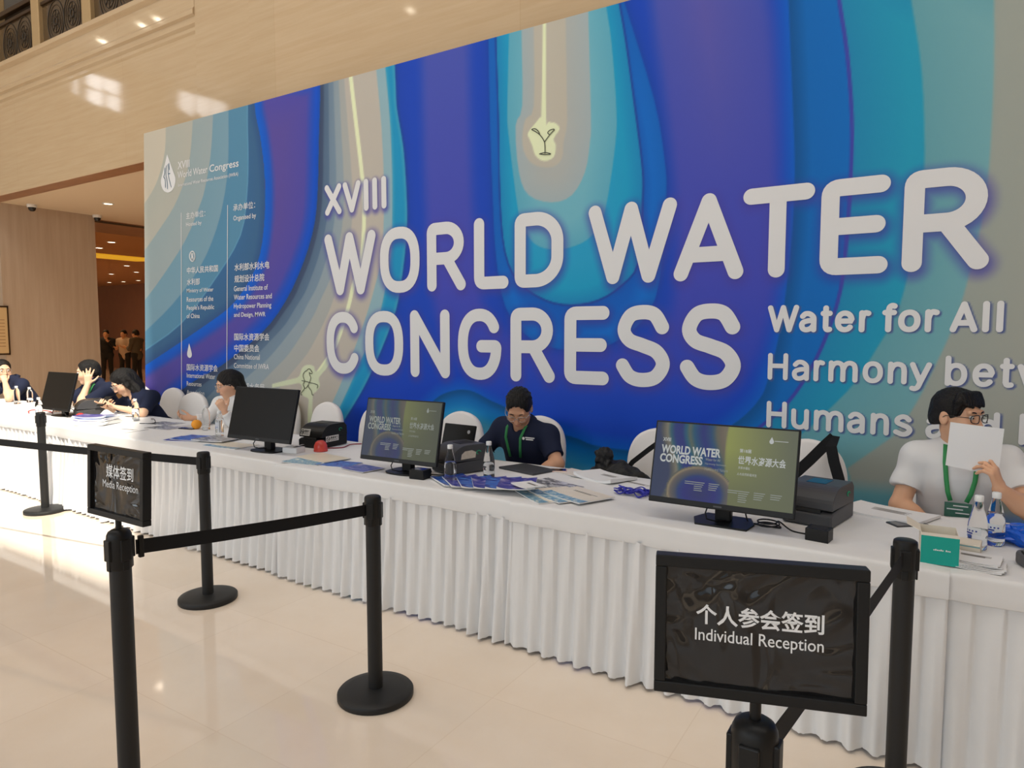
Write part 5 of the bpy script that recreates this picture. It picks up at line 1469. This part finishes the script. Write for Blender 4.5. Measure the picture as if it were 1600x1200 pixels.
M_skin = vcol_mat('skin', .5, spec=.35)
b_ = M_skin.node_tree.nodes['Principled BSDF']
b_.inputs['Subsurface Weight'].default_value = .12; b_.inputs['Subsurface Radius'].default_value = (.012, .005, .003)
M_hair = mat('black_hair', (.007, .006, .0055), .42, spec=.35, noise=.5, nscale=160, bump=.6, bscale=240)
M_navy = mat('navy_polo', C8(34, 40, 62), .8, spec=.2, bump=.06, bscale=700)
M_wshirt = mat('white_polo', (.78, .77, .76), .8, spec=.2, bump=.06, bscale=700)
M_trouser = mat('dark_trousers', (.02, .02, .024), .8)
M_lens = mat('spectacle_frame', (.02, .018, .016), .3)
M_lens2 = mat('pale_spectacle_frame', (.55, .50, .46), .25, metal=.5)
M_eye = mat('eye_white', (.7, .68, .65), .2)
M_iris = mat('dark_iris', (.012, .008, .006), .1)
M_lany = mat('green_lanyard', C8(50, 140, 80), .6)


def rotm(yaw, pitch, roll=0):
    a, b, c = R(yaw), R(pitch), R(roll)
    Rz = np.array([[cos(a), -sin(a), 0], [sin(a), cos(a), 0], [0, 0, 1]])
    Rx = np.array([[1, 0, 0], [0, cos(b), -sin(b)], [0, sin(b), cos(b)]])
    Ry = np.array([[cos(c), 0, sin(c)], [0, 1, 0], [-sin(c), 0, cos(c)]])
    return Rz @ Rx @ Ry


def hand(F, wr, d, n, left, curl=(20, 25, 15), spread=.06, thumb=(.55, .75, .25), sc=1.0, curls=None):
    """palm with four jointed fingers and a side-set thumb; returns fingertip positions"""
    d = unit(d); n = np.asarray(n, float); n = unit(n - d * (n @ d)); s_ = np.cross(d, n) * (-1 if left else 1)
    wr = np.asarray(wr, float)
    kn = []
    for off, ln in ((.028, .086), (.009, .090), (-.010, .086), (-.027, .077)):
        k = wr + (d * ln + s_ * off) * sc; kn.append(k)
        F.cone(wr + (d * .012 + s_ * off * .55) * sc, k, .0135 * sc, .0115 * sc, .012)
    F.cone(wr + (d * .02 + s_ * .012) * sc, wr + (d * .075 + s_ * .004) * sc, .016 * sc, .013 * sc, .015)
    tips = []
    for i, (k, L) in enumerate(zip(kn, ((.040, .025, .019), (.044, .028, .020), (.041, .026, .019), (.032, .020, .017)))):
        dirv = unit(d + s_ * (1.5 - i) * spread); ang = 0; p = k
        cu = curls[i] if curls else curl
        for j, l in enumerate(L):
            ang += R(cu[j])
            q = p + (dirv * cos(ang) + n * sin(ang)) * l * sc
            F.cone(p, q, (.0094 - .0009 * j) * sc, (.0085 - .0010 * j) * sc, .004)
            p = q
        tips.append(p)
    t0 = wr + (d * .022 + s_ * .022) * sc; tv = unit(d * thumb[0] + s_ * thumb[1] + n * thumb[2])
    t1 = t0 + tv * .044 * sc; tv2 = unit(tv + d * .45); t2 = t1 + tv2 * .032 * sc; t3 = t2 + unit(tv2 + d * .3) * .024 * sc
    F.cone(wr + (d * .01 + s_ * .008) * sc, t0, .014 * sc, .014 * sc, .012).cone(t0, t1, .0135 * sc, .0105 * sc, .010).cone(t1, t2, .0102 * sc, .0092 * sc, .004).cone(t2, t3, .0092 * sc, .0075 * sc, .004)
    return tips


def person(name, label, at_, P, shirt, h=.006, cat='person'):
    """P: joints in scene metres, head turn, hands, hair and what is worn"""
    ox, oy = at_
    org = (ox, oy, 0)
    t = thing(name, label, cat, org)
    g = P.get
    hip, ch, nb, hd = V3(*P['hip']), V3(*P['chest']), V3(*P['neck']), V3(*P['head'])
    Rm = rotm(*P['turn']); S_ = P.get('hs', 1.04)
    H = lambda x, y, z: hd + Rm @ (np.array((x, y, z)) * S_)
    bw = P.get('build', 1.0)
    axis = unit(ch - hip)
    fwd = unit(P.get('front', (0, -1, 0)))
    side = unit(np.cross(axis, fwd)); fl = unit(np.cross(side, axis))     # body's own front direction
    def torso(F, g_):
        F.cone(hip, hip + (ch - hip) * .6, .155 * bw + g_, .150 * bw + g_, .05, (fl, .74))
        F.cone(hip + (ch - hip) * .5, ch + axis * .06, .150 * bw + g_, .160 * bw + g_, .05, (fl, .70))
        F.cone(P['shL'], P['shR'], .060 * bw + g_, .060 * bw + g_, .06)
        F.cone(ch + axis * .05, nb - axis * .06, .130 * bw + g_, .085 * bw + g_, .06, (fl, .72))
        for k in ('shL', 'shR'):
            F.cone(nb + axis * .005, V3(*P[k]) + axis * .012, .036 + g_ * .8, .046 * bw + g_, .05)
    B = Field(); torso(B, -.004)
    B.cone(nb - axis * .03, H(0, .018, -.055), .060 * bw, .054, .03)
    # head
    e = lambda c, r, k=.02, sub=False, rot=None: B.ell(H(*c), np.array(r) * S_, k, Rm if rot is None else Rm @ rot, sub)
    e((0, .012, .036), (.075, .095, .088)); e((0, -.022, -.028), (.060, .068, .084), .03); e((0, -.056, -.094), (.026, .024, .021), .025)
    e((.036, -.055, -.026), (.027, .030, .028), .025); e((-.036, -.055, -.026), (.027, .030, .028), .025)
    [e((sx * .032, -.096, .012), (.017, .011, .0085) if not g('lids') else (.018, .008, .010), .012, True) for sx in (-1, 1)]
    if g('lids'):
        [e((sx * .032, -.082, .011), (.0135, .010, .0095), .006) for sx in (-1, 1)]
    B.cone(H(-.042, -.080, .033), H(.042, -.080, .033), .011 * S_, .011 * S_, .014)
    B.cone(H(0, -.086, .016), H(0, -.105, -.026), .0085 * S_, .0125 * S_, .009)
    e((.012, -.096, -.030), (.0085, .010, .0075), .006); e((-.012, -.096, -.030), (.0085, .010, .0075), .006)
    e((0, -.089, -.055), (.022, .010, .0055), .006); e((0, -.087, -.0645), (.018, .010, .006), .006)
    e((0, -.100, -.0598), (.024, .009, .0016), .003, True)
    for sx in (-1, 1):
        e((sx * .077, .012, -.002), (.009, .021, .033), .008)
        e((sx * .087, .006, .002), (.006, .010, .018), .006, True)
    # arms and hands
    for sd in ('L', 'R'):
        sh, el, wr = P['sh' + sd], P['el' + sd], P['wr' + sd]
        B.cone(sh, el, .050 * bw, .041 * bw, .03).cone(el, np.array(el) + (np.array(wr) - np.array(el)) * .35, .042 * bw, .042 * bw, .02).cone(np.array(el) + (np.array(wr) - np.array(el)) * .3, wr, .043 * bw, .0275 * bw, .02)
        if g('hand' + sd):
            hh = P['hand' + sd]
            hand(B, wr, hh['d'], hh['n'], sd == 'L', hh.get('curl', (20, 25, 15)), hh.get('spread', .06), hh.get('thumb', (.55, .75, .25)), g('handsize', 1.0), hh.get('curls'))
    v, f = B.mesh(h); v = relax(v, f, 1, .35)
    skin = np.array(P.get('skin', C8(226, 178, 146)))
    col_ = np.tile(skin, (len(v), 1))
    loc_ = (v - hd) @ Rm / S_
    def spot(c, r, cc, a):
        q = np.exp(-(((loc_ - np.array(c)) / np.array(r)) ** 2).sum(1))[:, None] * a
        col_[:] = col_ * (1 - q) + np.array(cc) * q
    spot((0, -.10, -.0595), (.020, .02, .0075), C8(176, 96, 92), .8)
    spot((.045, -.08, -.025), (.025, .03, .022), C8(222, 150, 125), .35); spot((-.045, -.08, -.025), (.025, .03, .022), C8(222, 150, 125), .35)
    spot((0, -.11, -.03), (.016, .02, .016), C8(214, 150, 125), .35)
    body = link('body', v, f, M_skin, t, org, col_)
    # shirt
    Sh = Field(); torso(Sh, .010)
    for sd in ('L', 'R'):
        sh, el = V3(*P['sh' + sd]), V3(*P['el' + sd]); d_ = unit(el - sh); L_ = np.linalg.norm(el - sh); q = P.get('sleeve', .66)
        if q <= 1:
            Sh.cone(sh, sh + d_ * (L_ * q + .03), .066 * bw, .064 * bw, .035, None, (sh + d_ * L_ * q, d_))
        else:
            wr = V3(*P['wr' + sd]); Sh.cone(sh, el, .064 * bw, .056 * bw, .035).cone(el, wr, .055 * bw, .044, .02, None, (wr - unit(wr - el) * .02, unit(wr - el)))
    rr_ = P.get('open', .05)
    Sh.ell(nb + fl * .060 + axis * .006, (.036, .040, rr_), .012, None, True)
    v, f = Sh.mesh(h); v = relax(v, f, 2, .5); n = normals(v, f)
    v = v + n * wave(v, 22, hash_(name + label), .0058)[:, None]
    so = link('shirt', v, f, shirt, t, org)
    # collar: two turned-down leaves round the neck
    cr = MB(); K = 26; vs = []
    for k in range(K + 1):
        a = R(-150 + 300 * k / K)       # from one front point round the back to the other
        c_, s2 = cos(a), sin(a)
        base = nb + axis * (.014 - .020 * (abs(a) / R(150)) ** 3) - fl * c_ * .073 + side * s2 * .078 + fl * .006
        drop_ = .030 + .022 * (abs(a) / R(150)) ** 4
        up_ = axis * (.030 - .022 * (abs(a) / R(150)) ** 2)
        outv = (-fl * c_ + side * s2)
        vs += [base + up_ * .8, base + up_ * .8 + outv * .010 - axis * .003, base + up_ * .6 + outv * .030 - axis * drop_]
    cr.add([tuple(np.asarray(p) - np.array(org)) for p in vs], [(3 * k + j, 3 * k + j + 1, 3 * k + j + 4, 3 * k + j + 3) for k in range(K) for j in (0, 1)], True)
    if g('collar', True):
        cr.build('collar', shirt, so, solid=.003)
    # hair
    Hf = Field(); hp = P.get('hair', 'short')
    he = lambda c, r, k=.02, sub=False: Hf.ell(H(*c), np.array(r) * S_, k, Rm, sub)
    he((0, .016, .044), (.083, .104, .092))
    if hp == 'short':
        he((0, .060, -.010), (.074, .060, .060), .03)
        he((0, -.110, -.004), (.077, .084, .096), .010, True); he((0, .0, -.105), (.12, .14, .080), .012, True)
        he((.090, -.030, -.020), (.022, .040, .042), .010, True); he((-.090, -.030, -.020), (.022, .040, .042), .010, True)
        if g('fringe'):
            for k in range(9):
                x = -.058 + .0145 * k
                Hf.cone(H(x, -.044, .104), H(x + .005, -.086 + .5 * abs(x) ** 1.3, .066 - .005 * (k % 3)), .020, .006, .012)
            for sx in (-1, 1):
                Hf.cone(H(sx * .07, -.045, .08), H(sx * .076, -.035, .022), .020, .008, .012)
    else:
        he((0, -.115, -.030), (.070, .074, .112), .012, True)
        Hf.cone(H(0, .085, .03), H(0, .075, -.09), .060, .050, .03)
        for sx in (-1, 1):
            if hp == 'long':
                Hf.cone(H(sx * .070, .035, .05), H(sx * .074, .045, -.10), .026, .030, .04).cone(H(sx * .074, .045, -.09), np.asarray(P['hairend']) + side * sx * .06, .030, .022, .04)
            else:
                Hf.cone(H(sx * .072, .015, .04), H(sx * .070, .055, -.06), .030, .030, .03)
        if hp == 'long':
            for sx in (-1, 1):
                Hf.cone(H(sx * .066, -.015, .070), H(sx * .078, -.012, -.03), .022, .018, .02).cone(H(sx * .078, -.012, -.03), H(sx * .072, .005, -.15), .018, .012, .02)
            Hf.cone(H(0, .075, -.02), H(0, .075, -.12), .060, .050, .04).cone(H(0, .075, -.10), np.asarray(P['hairend']), .055, .035, .04)
        else:
            Hf.cone(H(0, .105, -.03), H(0, .14, -.16), .034, .022, .02)
    v, f = Hf.mesh(h); v = relax(v, f, 1, .4); n = normals(v, f)
    lv = (v - hd) @ Rm
    v = v + n * (.0013 * np.sin(lv[:, 0] * 420 + 3 * np.sin(lv[:, 2] * 50)) + P.get('spike', .002) * (np.maximum(0, np.sin(lv[:, 0] * 190 + lv[:, 1] * 60) * np.sin(lv[:, 1] * 150)) * (lv[:, 2] > .07)))[:, None]
    link('hair', v, f, M_hair, t, org)
    # eyes, brows, spectacles
    off = np.array(org)
    for sx in (-1, 1):
        if g('lids'):
            MB().tube([tuple(H(sx * (.017 + .030 * k / 6), -.0905 + .006 * (k / 6) ** 2, .0105 - .005 * sin(pi * k / 6)) - off) for k in range(7)], [.001, .0018, .002, .002, .002, .0018, .001], 6).build('eyelash', M_hair, t)
            MB().tube([tuple(H(sx * (.016 + .034 * k / 5), -.0935 + .010 * (k / 5) ** 2, .031 + .005 * sin(pi * k / 5)) - off) for k in range(6)], [.002, .0034, .0036, .0034, .003, .0015], 6).build('eyebrow', M_hair, t)
            continue
        c_ = H(sx * .032, -.0815, .0115) - off
        eb = MB().ball(tuple(c_), .0105 * S_, 14).build('eye', M_eye, t)
        ic = H(sx * .032, -.0895, .0105) - off
        MB().ball(tuple(ic), .0050 * S_, 10).build('iris', M_iris, eb)
        MB().tube([tuple(H(sx * (.016 + .034 * k / 5), -.0935 + .010 * (k / 5) ** 2, .031 + .005 * sin(pi * k / 5)) - off) for k in range(6)], [.002, .0034, .0036, .0034, .003, .0015], 6).build('eyebrow', M_hair, t)
    if g('glasses'):
        gm = MB()
        for sx in (-1, 1):
            gm.tube([tuple(H(sx * .034 + .025 * math.copysign(abs(cos(a)) ** .7, cos(a)), -.1085 + .010 * abs(cos(a) * .5 + sx * 0) + (.006 if sx * cos(a) > .5 else 0), .008 + .0185 * math.copysign(abs(sin(a)) ** .8, sin(a))) - off) for a in [k * pi / 12 for k in range(24)]], P.get('rimr', .0018), 6, closed=True)
            gm.tube([tuple(H(*p) - off) for p in ((sx * .058, -.100, .014), (sx * .078, -.06, .014), (sx * .083, .0, .012), (sx * .081, .022, -.004))], .0018, 6)
        gm.tube([tuple(H(*p) - off) for p in ((-.010, -.112, .012), (0, -.1145, .015), (.010, -.112, .012))], .0018, 6)
        gm.build('spectacles', P['glasses'], t)
    # trousers and shoes
    Tf = Field(); yaw_ = P.get('legyaw', 0)
    ft = []
    for sx in (-1, 1):
        if g('standing'):
            k_ = V3(hip[0] + sx * .10 * side[0] + fl[0] * .02, hip[1] + sx * .10 * side[1] + fl[1] * .02, .50); a_ = V3(hip[0] + sx * .12 * side[0], hip[1] + sx * .12 * side[1], .10)
            hh = hip + side * sx * .085
        else:
            hh = hip + side * sx * .09; k_ = V3(hip[0] + sx * .13 * side[0] + fwd[0] * .42, hip[1] + sx * .13 * side[1] + fwd[1] * .42, .53)
            a_ = V3(k_[0] + fwd[0] * .02, k_[1] + fwd[1] * .02, .10)
        Tf.cone(hh, k_, .085, .062, .04).cone(k_, a_, .062, .050, .03, None, (a_, (0, 0, -1)))
        ft.append(a_)
    Tf.cone(hip + side * .07, hip - side * .07, .125, .125, .05, (fl, .86))
    v, f = Tf.mesh(.012 if h < .012 else h); v = relax(v, f, 2, .5)
    link('trousers', v, f, M_trouser, t, org)
    for a_ in ft:
        s_ = MB(); q = Vector(tuple(a_ - off)); dd = Vector(tuple(fwd)).normalized()
        pts = [q + dd * x for x in (-.06, -.02, .06, .13, .18, .20)]
        s_.tube([(p.x, p.y, z) for p, z in zip(pts, (.052, .055, .048, .040, .032, .028))], [.035, .046, .044, .040, .030, .012], 12)
        s_.build('shoe', M_black, t)
    return t, H, off, dict(axis=axis, fl=fl, side=side, nb=nb, ch=ch)


def hash_(s_):
    return sum((i + 1) * ord(c) for i, c in enumerate(s_)) % 9973


def ribbon(parent, pts, w, m, name, out, label=None):
    """flat neck ribbon along pts, facing the given way"""
    P_ = [np.asarray(p, float) for p in pts]; vs = []; out = unit(out)
    for i, p in enumerate(P_):
        tv = unit(P_[min(i + 1, len(P_) - 1)] - P_[max(i - 1, 0)]); s_ = unit(np.cross(tv, out)) * w / 2
        vs += [tuple(p + s_), tuple(p - s_)]
    return MB().add(vs, [(2 * i, 2 * i + 1, 2 * i + 3, 2 * i + 2) for i in range(len(P_) - 1)], True).build(name, m, parent, solid=.0015, label=label)


bn = thing('shoulder_bag', 'black bundled bag with knotted top behind the open magazine', 'bag', (-1.72, 3.93, 0))
M_fab = mat('black_fabric', (.010, .009, .009), .6, bump=.4, bscale=90)
Bf = Field().ell((-1.70, 3.93, .69), (.17, .10, .115), .04).ell((-1.60, 3.93, .66), (.16, .09, .10), .04).ell((-1.68, 3.96, .50), (.15, .10, .22), .05)
v, f = Bf.mesh(.009); n = normals(v, f); v = v + n * wave(v, 60, 11, .010)[:, None]
link('bag_body', v, f, M_fab, bn, (-1.72, 3.93, 0))
Bf = Field().ell((-1.765, 3.92, .835), (.056, .054, .046), .02).cone((-1.765, 3.92, .80), (-1.74, 3.93, .73), .042, .085, .04).ell((-1.745, 3.905, .845), (.036, .034, .030), .02)
v, f = Bf.mesh(.007); n = normals(v, f); v = v + n * wave(v, 110, 5, .007)[:, None]
link('knot', v, f, M_fab, bn, (-1.72, 3.93, 0))

# the man in white polo, holding up a sheet of paper
t, H, off, q = person('person', 'man in white polo holding a sheet of paper before his mouth, looking aside', (.11, 4.02), dict(
    hip=(.11, 4.08, .60), chest=(.115, 4.00, .83), neck=(.112, 3.985, 1.055), head=(.092, 3.935, 1.192), turn=(56, 3, 0), hs=1.06,
    shL=(.295, 3.96, .985), shR=(-.068, 3.98, .965), elL=(.385, 3.80, .795), wrL=(.256, 3.682, .905), elR=(-.135, 3.90, .735), wrR=(.02, 3.82, .66),
    handL=dict(d=(-.30, -.06, 1), n=(-.86, .42, -.1), curls=[(22, 26, 8), (44, 38, 15), (50, 42, 20), (54, 44, 20)], thumb=(.80, .15, .60)),
    handR=dict(d=(.7, -.6, -.2), n=(0, 0, -1), curl=(20, 28, 15)), hair='short', fringe=True, glasses=M_lens, rimr=.0022, build=1.06, sleeve=.62, open=.045, skin=C8(222, 172, 138)), M_wshirt, .005)
o_ = np.array((*off[:2], 0))
nbq, fl, axq = q['nb'], q['fl'], q['axis']
front = lambda x, z, extra=0: np.array((x, 3.862 - extra, z)) - o_
la = ribbon(t, [nbq - o_ + np.array((-.062, .02, .035)), nbq - o_ + np.array((-.062, -.07, .0)), front(.050, .98, .012), front(.058, .90, .022), front(.066, .84, .03), front(.078, .80, .035)], .020, M_lany, 'lanyard', (0, -1, .1))
ribbon(t, [nbq - o_ + np.array((.062, .02, .035)), nbq - o_ + np.array((.064, -.07, .0)), front(.178, .98, .012), front(.172, .90, .022), front(.158, .84, .03), front(.142, .80, .035)], .020, M_lany, 'lanyard', (0, -1, .1))
bp = MB().box(.055, .165, 3.818, 3.821, .725, .795).build('badge', mat('green_badge', C8(62, 108, 92), .3, noise=.2, nscale=50), t); bp.location = (-o_[0], -o_[1], 0)
bt = MB()
for k, (a, b) in enumerate(((.09, .15), (.065, .13), (.10, .155))):
    bt.box(a, b, 3.8168, 3.818, .778 - .017 * k, .783 - .017 * k)
bt.build('badge_print', M_white, bp)
wb_ = MB().tube([(.262 - o_[0] + .030 * cos(a) * .9, 3.712 - o_[1] + .030 * sin(a), .893 + .030 * .55 * cos(a)) for a in [k * pi / 10 for k in range(20)]], .0035, 6, closed=True).build('wrist_cord', mat('red_cord', C8(170, 50, 40), .6), t)
pp = thing('paper_sheet', 'blank white sheet held up by the man in white polo', 'paper', (.157, 3.708, 1.08))
MB().grid(lambda u, v: tuple((np.array((.061, 0, 1.191)) * (1 - u) * v + np.array((.264, .004, 1.174)) * u * v + np.array((.251, 0, .962)) * u * (1 - v) + np.array((.050, 0, .989)) * (1 - u) * (1 - v)) - np.array((.157, .006 * sin(pi * u), 1.08))), 10, 8).build('sheet', M_paper, pp)

# the man in navy polo bent over the table
t, H, off, q = person('person', 'man in navy polo and glasses bowing his head over the middle table', (-2.40, 4.10), dict(
    hip=(-2.42, 4.16, .60), chest=(-2.405, 4.03, .80), neck=(-2.385, 3.955, .985), head=(-2.362, 3.872, 1.092), turn=(20, 36, 2), hs=1.06,
    shL=(-2.215, 3.985, .905), shR=(-2.565, 3.985, .93), elL=(-2.085, 3.90, .745), wrL=(-2.22, 3.80, .66), elR=(-2.69, 3.90, .75), wrR=(-2.54, 3.80, .66),
    handL=dict(d=(-.75, -.5, -.1), n=(0, 0, -1), curl=(15, 20, 10)), handR=dict(d=(.6, -.6, -.1), n=(0, 0, -1), curl=(15, 20, 10)),
    hair='short', lids=True, spike=.006, glasses=M_lens2, sleeve=.74, open=.075, skin=C8(208, 158, 126), build=1.06), M_navy, .005)
o_ = np.array((*off[:2], 0)); nbq = q['nb']
for sx, pts in ((-1, [(-2.447, 3.93, 1.01), (-2.452, 3.862, .965), (-2.450, 3.842, .90), (-2.446, 3.868, .82), (-2.44, 3.885, .76)]), (1, [(-2.325, 3.93, 1.0), (-2.318, 3.862, .955), (-2.335, 3.842, .90), (-2.352, 3.868, .82), (-2.36, 3.885, .76)])):
    ribbon(t, [np.array(p) - o_ for p in pts], .018, M_lany, 'lanyard', (.2, -1, .4))
lg = MB()
for a, b, z in ((-2.295, -2.225, .905), (-2.29, -2.235, .893)):
    lg.box(a - o_[0], b - o_[0], 3.838 - o_[1], 3.842 - o_[1], z, z + .007)
lg.lathe([(0, 0), (.010, 0)], 12, Matrix.Translation((-2.308 - o_[0], 3.838 - o_[1], .902)) @ Matrix.Rotation(R(90), 4, 'X'))
lg.build('chest_logo', M_white, t)

# the woman in white behind the larger dark monitor
person('person', 'woman in white blouse with black hair tied back, behind the larger dark monitor', (-5.60, 4.12), dict(
    hip=(-5.58, 4.18, .60), chest=(-5.60, 4.06, .82), neck=(-5.585, 4.00, 1.0), head=(-5.565, 3.955, 1.118), turn=(-18, 16, 0), hs=1.06,
    shL=(-5.42, 4.02, .94), shR=(-5.76, 4.0, .93), elL=(-5.36, 3.82, .80), wrL=(-5.37, 3.76, .90), elR=(-5.72, 3.82, .80), wrR=(-5.74, 3.70, .82),
    handL=dict(d=(-.2, -.3, .9), n=(-.6, .2, .2), curl=(55, 60, 30)), handR=dict(d=(-.3, -.9, .15), n=(.6, .1, .8), curl=(25, 40, 25)),
    hair='tied', lids=True, glasses=M_lens2, sleeve=1.2, build=.92, open=.05), M_wshirt, .007)
# the woman with a phone
person('person', 'woman in navy shirt with long black hair looking down at a phone', (-7.2, 4.08), dict(
    hip=(-7.10, 4.20, .60), chest=(-7.08, 4.03, .82), neck=(-7.10, 3.93, .985), head=(-7.14, 3.84, 1.085), turn=(-10, 34, -4), hs=1.1,
    shL=(-6.90, 4.00, .93), shR=(-7.26, 3.98, .92), elL=(-6.80, 3.84, .79), wrL=(-7.00, 3.70, .845), elR=(-7.33, 3.80, .80), wrR=(-7.19, 3.68, .85),
    handL=dict(d=(-.85, -.30, .1), n=(.05, .5, .85), curl=(45, 55, 30)), handR=dict(d=(.55, -.6, .1), n=(.0, .5, .85), curl=(45, 55, 30)),
    hair='long', lids=True, hairend=(-6.99, 3.97, .84), glasses=M_lens2, sleeve=.85, build=.92, skin=C8(232, 190, 158)), M_navy, .007)
phone_ = thing('phone', 'phone held by woman with long black hair', 'phone', (-7.13, 3.635, .905), .3)
MB().box(-.038, .038, -.075, .075, 0, .009, Matrix.Rotation(R(35), 4, 'X')).build('phone_case', M_black, phone_, bevel=.003)
# the man with a hand on his head
t, H, off, q = person('person', 'man in navy polo with green lanyard holding a hand against his head', (-8.05, 4.18), dict(
    hip=(-8.06, 4.22, .60), chest=(-8.05, 4.10, .84), neck=(-8.08, 4.03, 1.03), head=(-8.14, 3.985, 1.150), turn=(-32, 6, 0), hs=1.1,
    shL=(-7.84, 4.06, .97), shR=(-8.24, 4.06, .97), elL=(-7.93, 3.78, .80), wrL=(-7.985, 3.90, 1.03), elR=(-8.34, 3.80, .80), wrR=(-8.15, 3.66, .79),
    handL=dict(d=(-.05, .12, 1), n=(-.75, .35, 0), curl=(12, 18, 15), spread=.22, thumb=(.5, .8, .2)), handR=dict(d=(.8, -.4, 0), n=(0, 0, -1), curl=(20, 25, 15)), handsize=1.08,
    hair='short', sleeve=.72, skin=C8(232, 190, 158)), M_navy, .007)
o_ = np.array((*off[:2], 0))
ribbon(t, [np.array(p) - o_ for p in ((-8.00, 4.02, 1.06), (-7.985, 3.955, 1.02), (-8.01, 3.925, .94), (-8.03, 3.935, .86))], .024, M_lany, 'lanyard', (.6, -1, .2))
# the man at the left edge
person('person', 'man in black polo resting chin on fist at the left picture edge', (-10.0, 4.15), dict(
    hip=(-10.02, 4.22, .60), chest=(-10.02, 4.08, .82), neck=(-10.04, 4.0, 1.0), head=(-10.13, 3.93, 1.115), turn=(84, 4, 0), hs=1.1,
    shL=(-9.82, 4.02, .94), shR=(-10.22, 4.05, .94), elL=(-9.66, 3.80, .80), wrL=(-9.90, 3.86, .985), elR=(-10.30, 3.80, .80), wrR=(-10.06, 3.68, .80),
    handL=dict(d=(-.45, .02, .8), n=(-.7, .1, -.5), curl=(60, 75, 45), thumb=(.6, .5, .4)), handR=dict(d=(.7, -.4, .1), n=(0, .2, 1), curl=(25, 40, 25)),
    hair='short', glasses=M_lens2, sleeve=.62, skin=C8(232, 190, 158)), M_navy, .007)
ph2 = thing('phone', 'phone in the hand of the man at the left picture edge', 'phone', (-9.95, 3.62, .835), -1.0)
MB().box(-.038, .038, -.075, .075, 0, .009).build('phone_case', M_dgrey, ph2, bevel=.003)
# three people talking in the lobby far behind
M_suit = mat('dark_suit', (.012, .014, .022), .8); M_gshirt = mat('grey_shirt', C8(92, 88, 84), .8); M_pshirt = mat('pale_shirt', C8(205, 190, 180), .8)
def stander(label, x, y, face, shirt, arms, sleeve=1.3, turn=0):
    fx, fy = sin(R(face)), -cos(R(face)); sx, sy = -fy, fx      # facing direction, own left
    W_ = lambda r, f_, z: (x + sx * r + fx * f_, y + sy * r + fy * f_, z)
    (eL, wL), (eR, wR) = arms
    return person('person', label, (x, y), dict(hip=W_(0, 0, .92), chest=W_(0, .01, 1.22), neck=W_(0, .0, 1.42), head=W_(0, .03, 1.555), turn=(face + turn, 10, 0), front=(fx, fy, 0),
        shL=W_(.18, 0, 1.36), shR=W_(-.18, 0, 1.36), elL=W_(*eL), wrL=W_(*wL), elR=W_(*eR), wrR=W_(*wR), handL=dict(d=(fx, fy, .2), n=(0, 0, 1)), handR=dict(d=(fx, fy, .2), n=(0, 0, 1)),
        standing=True, sleeve=sleeve, hair='short', collar=False), shirt, .014)
fold = (((.24, .06, 1.10), (.08, .26, 1.16)), ((-.24, .06, 1.10), (-.08, .26, 1.12)))
stander('person in long dark suit in the far lobby, leftmost of three', -22.08, 11.4, 50, M_suit, (((.24, .06, 1.12), (.10, .28, 1.34)), ((-.25, .0, 1.10), (-.22, .12, .90))), 1.3, 0)
stander('person in pale shirt with backpack straps in the far lobby, middle of three', -21.7, 11.75, 30, M_pshirt, fold, .6)
stander('person in grey shirt seen from the side in the far lobby, rightmost of three', -20.75, 11.6, -70, M_gshirt, fold, 1.3)
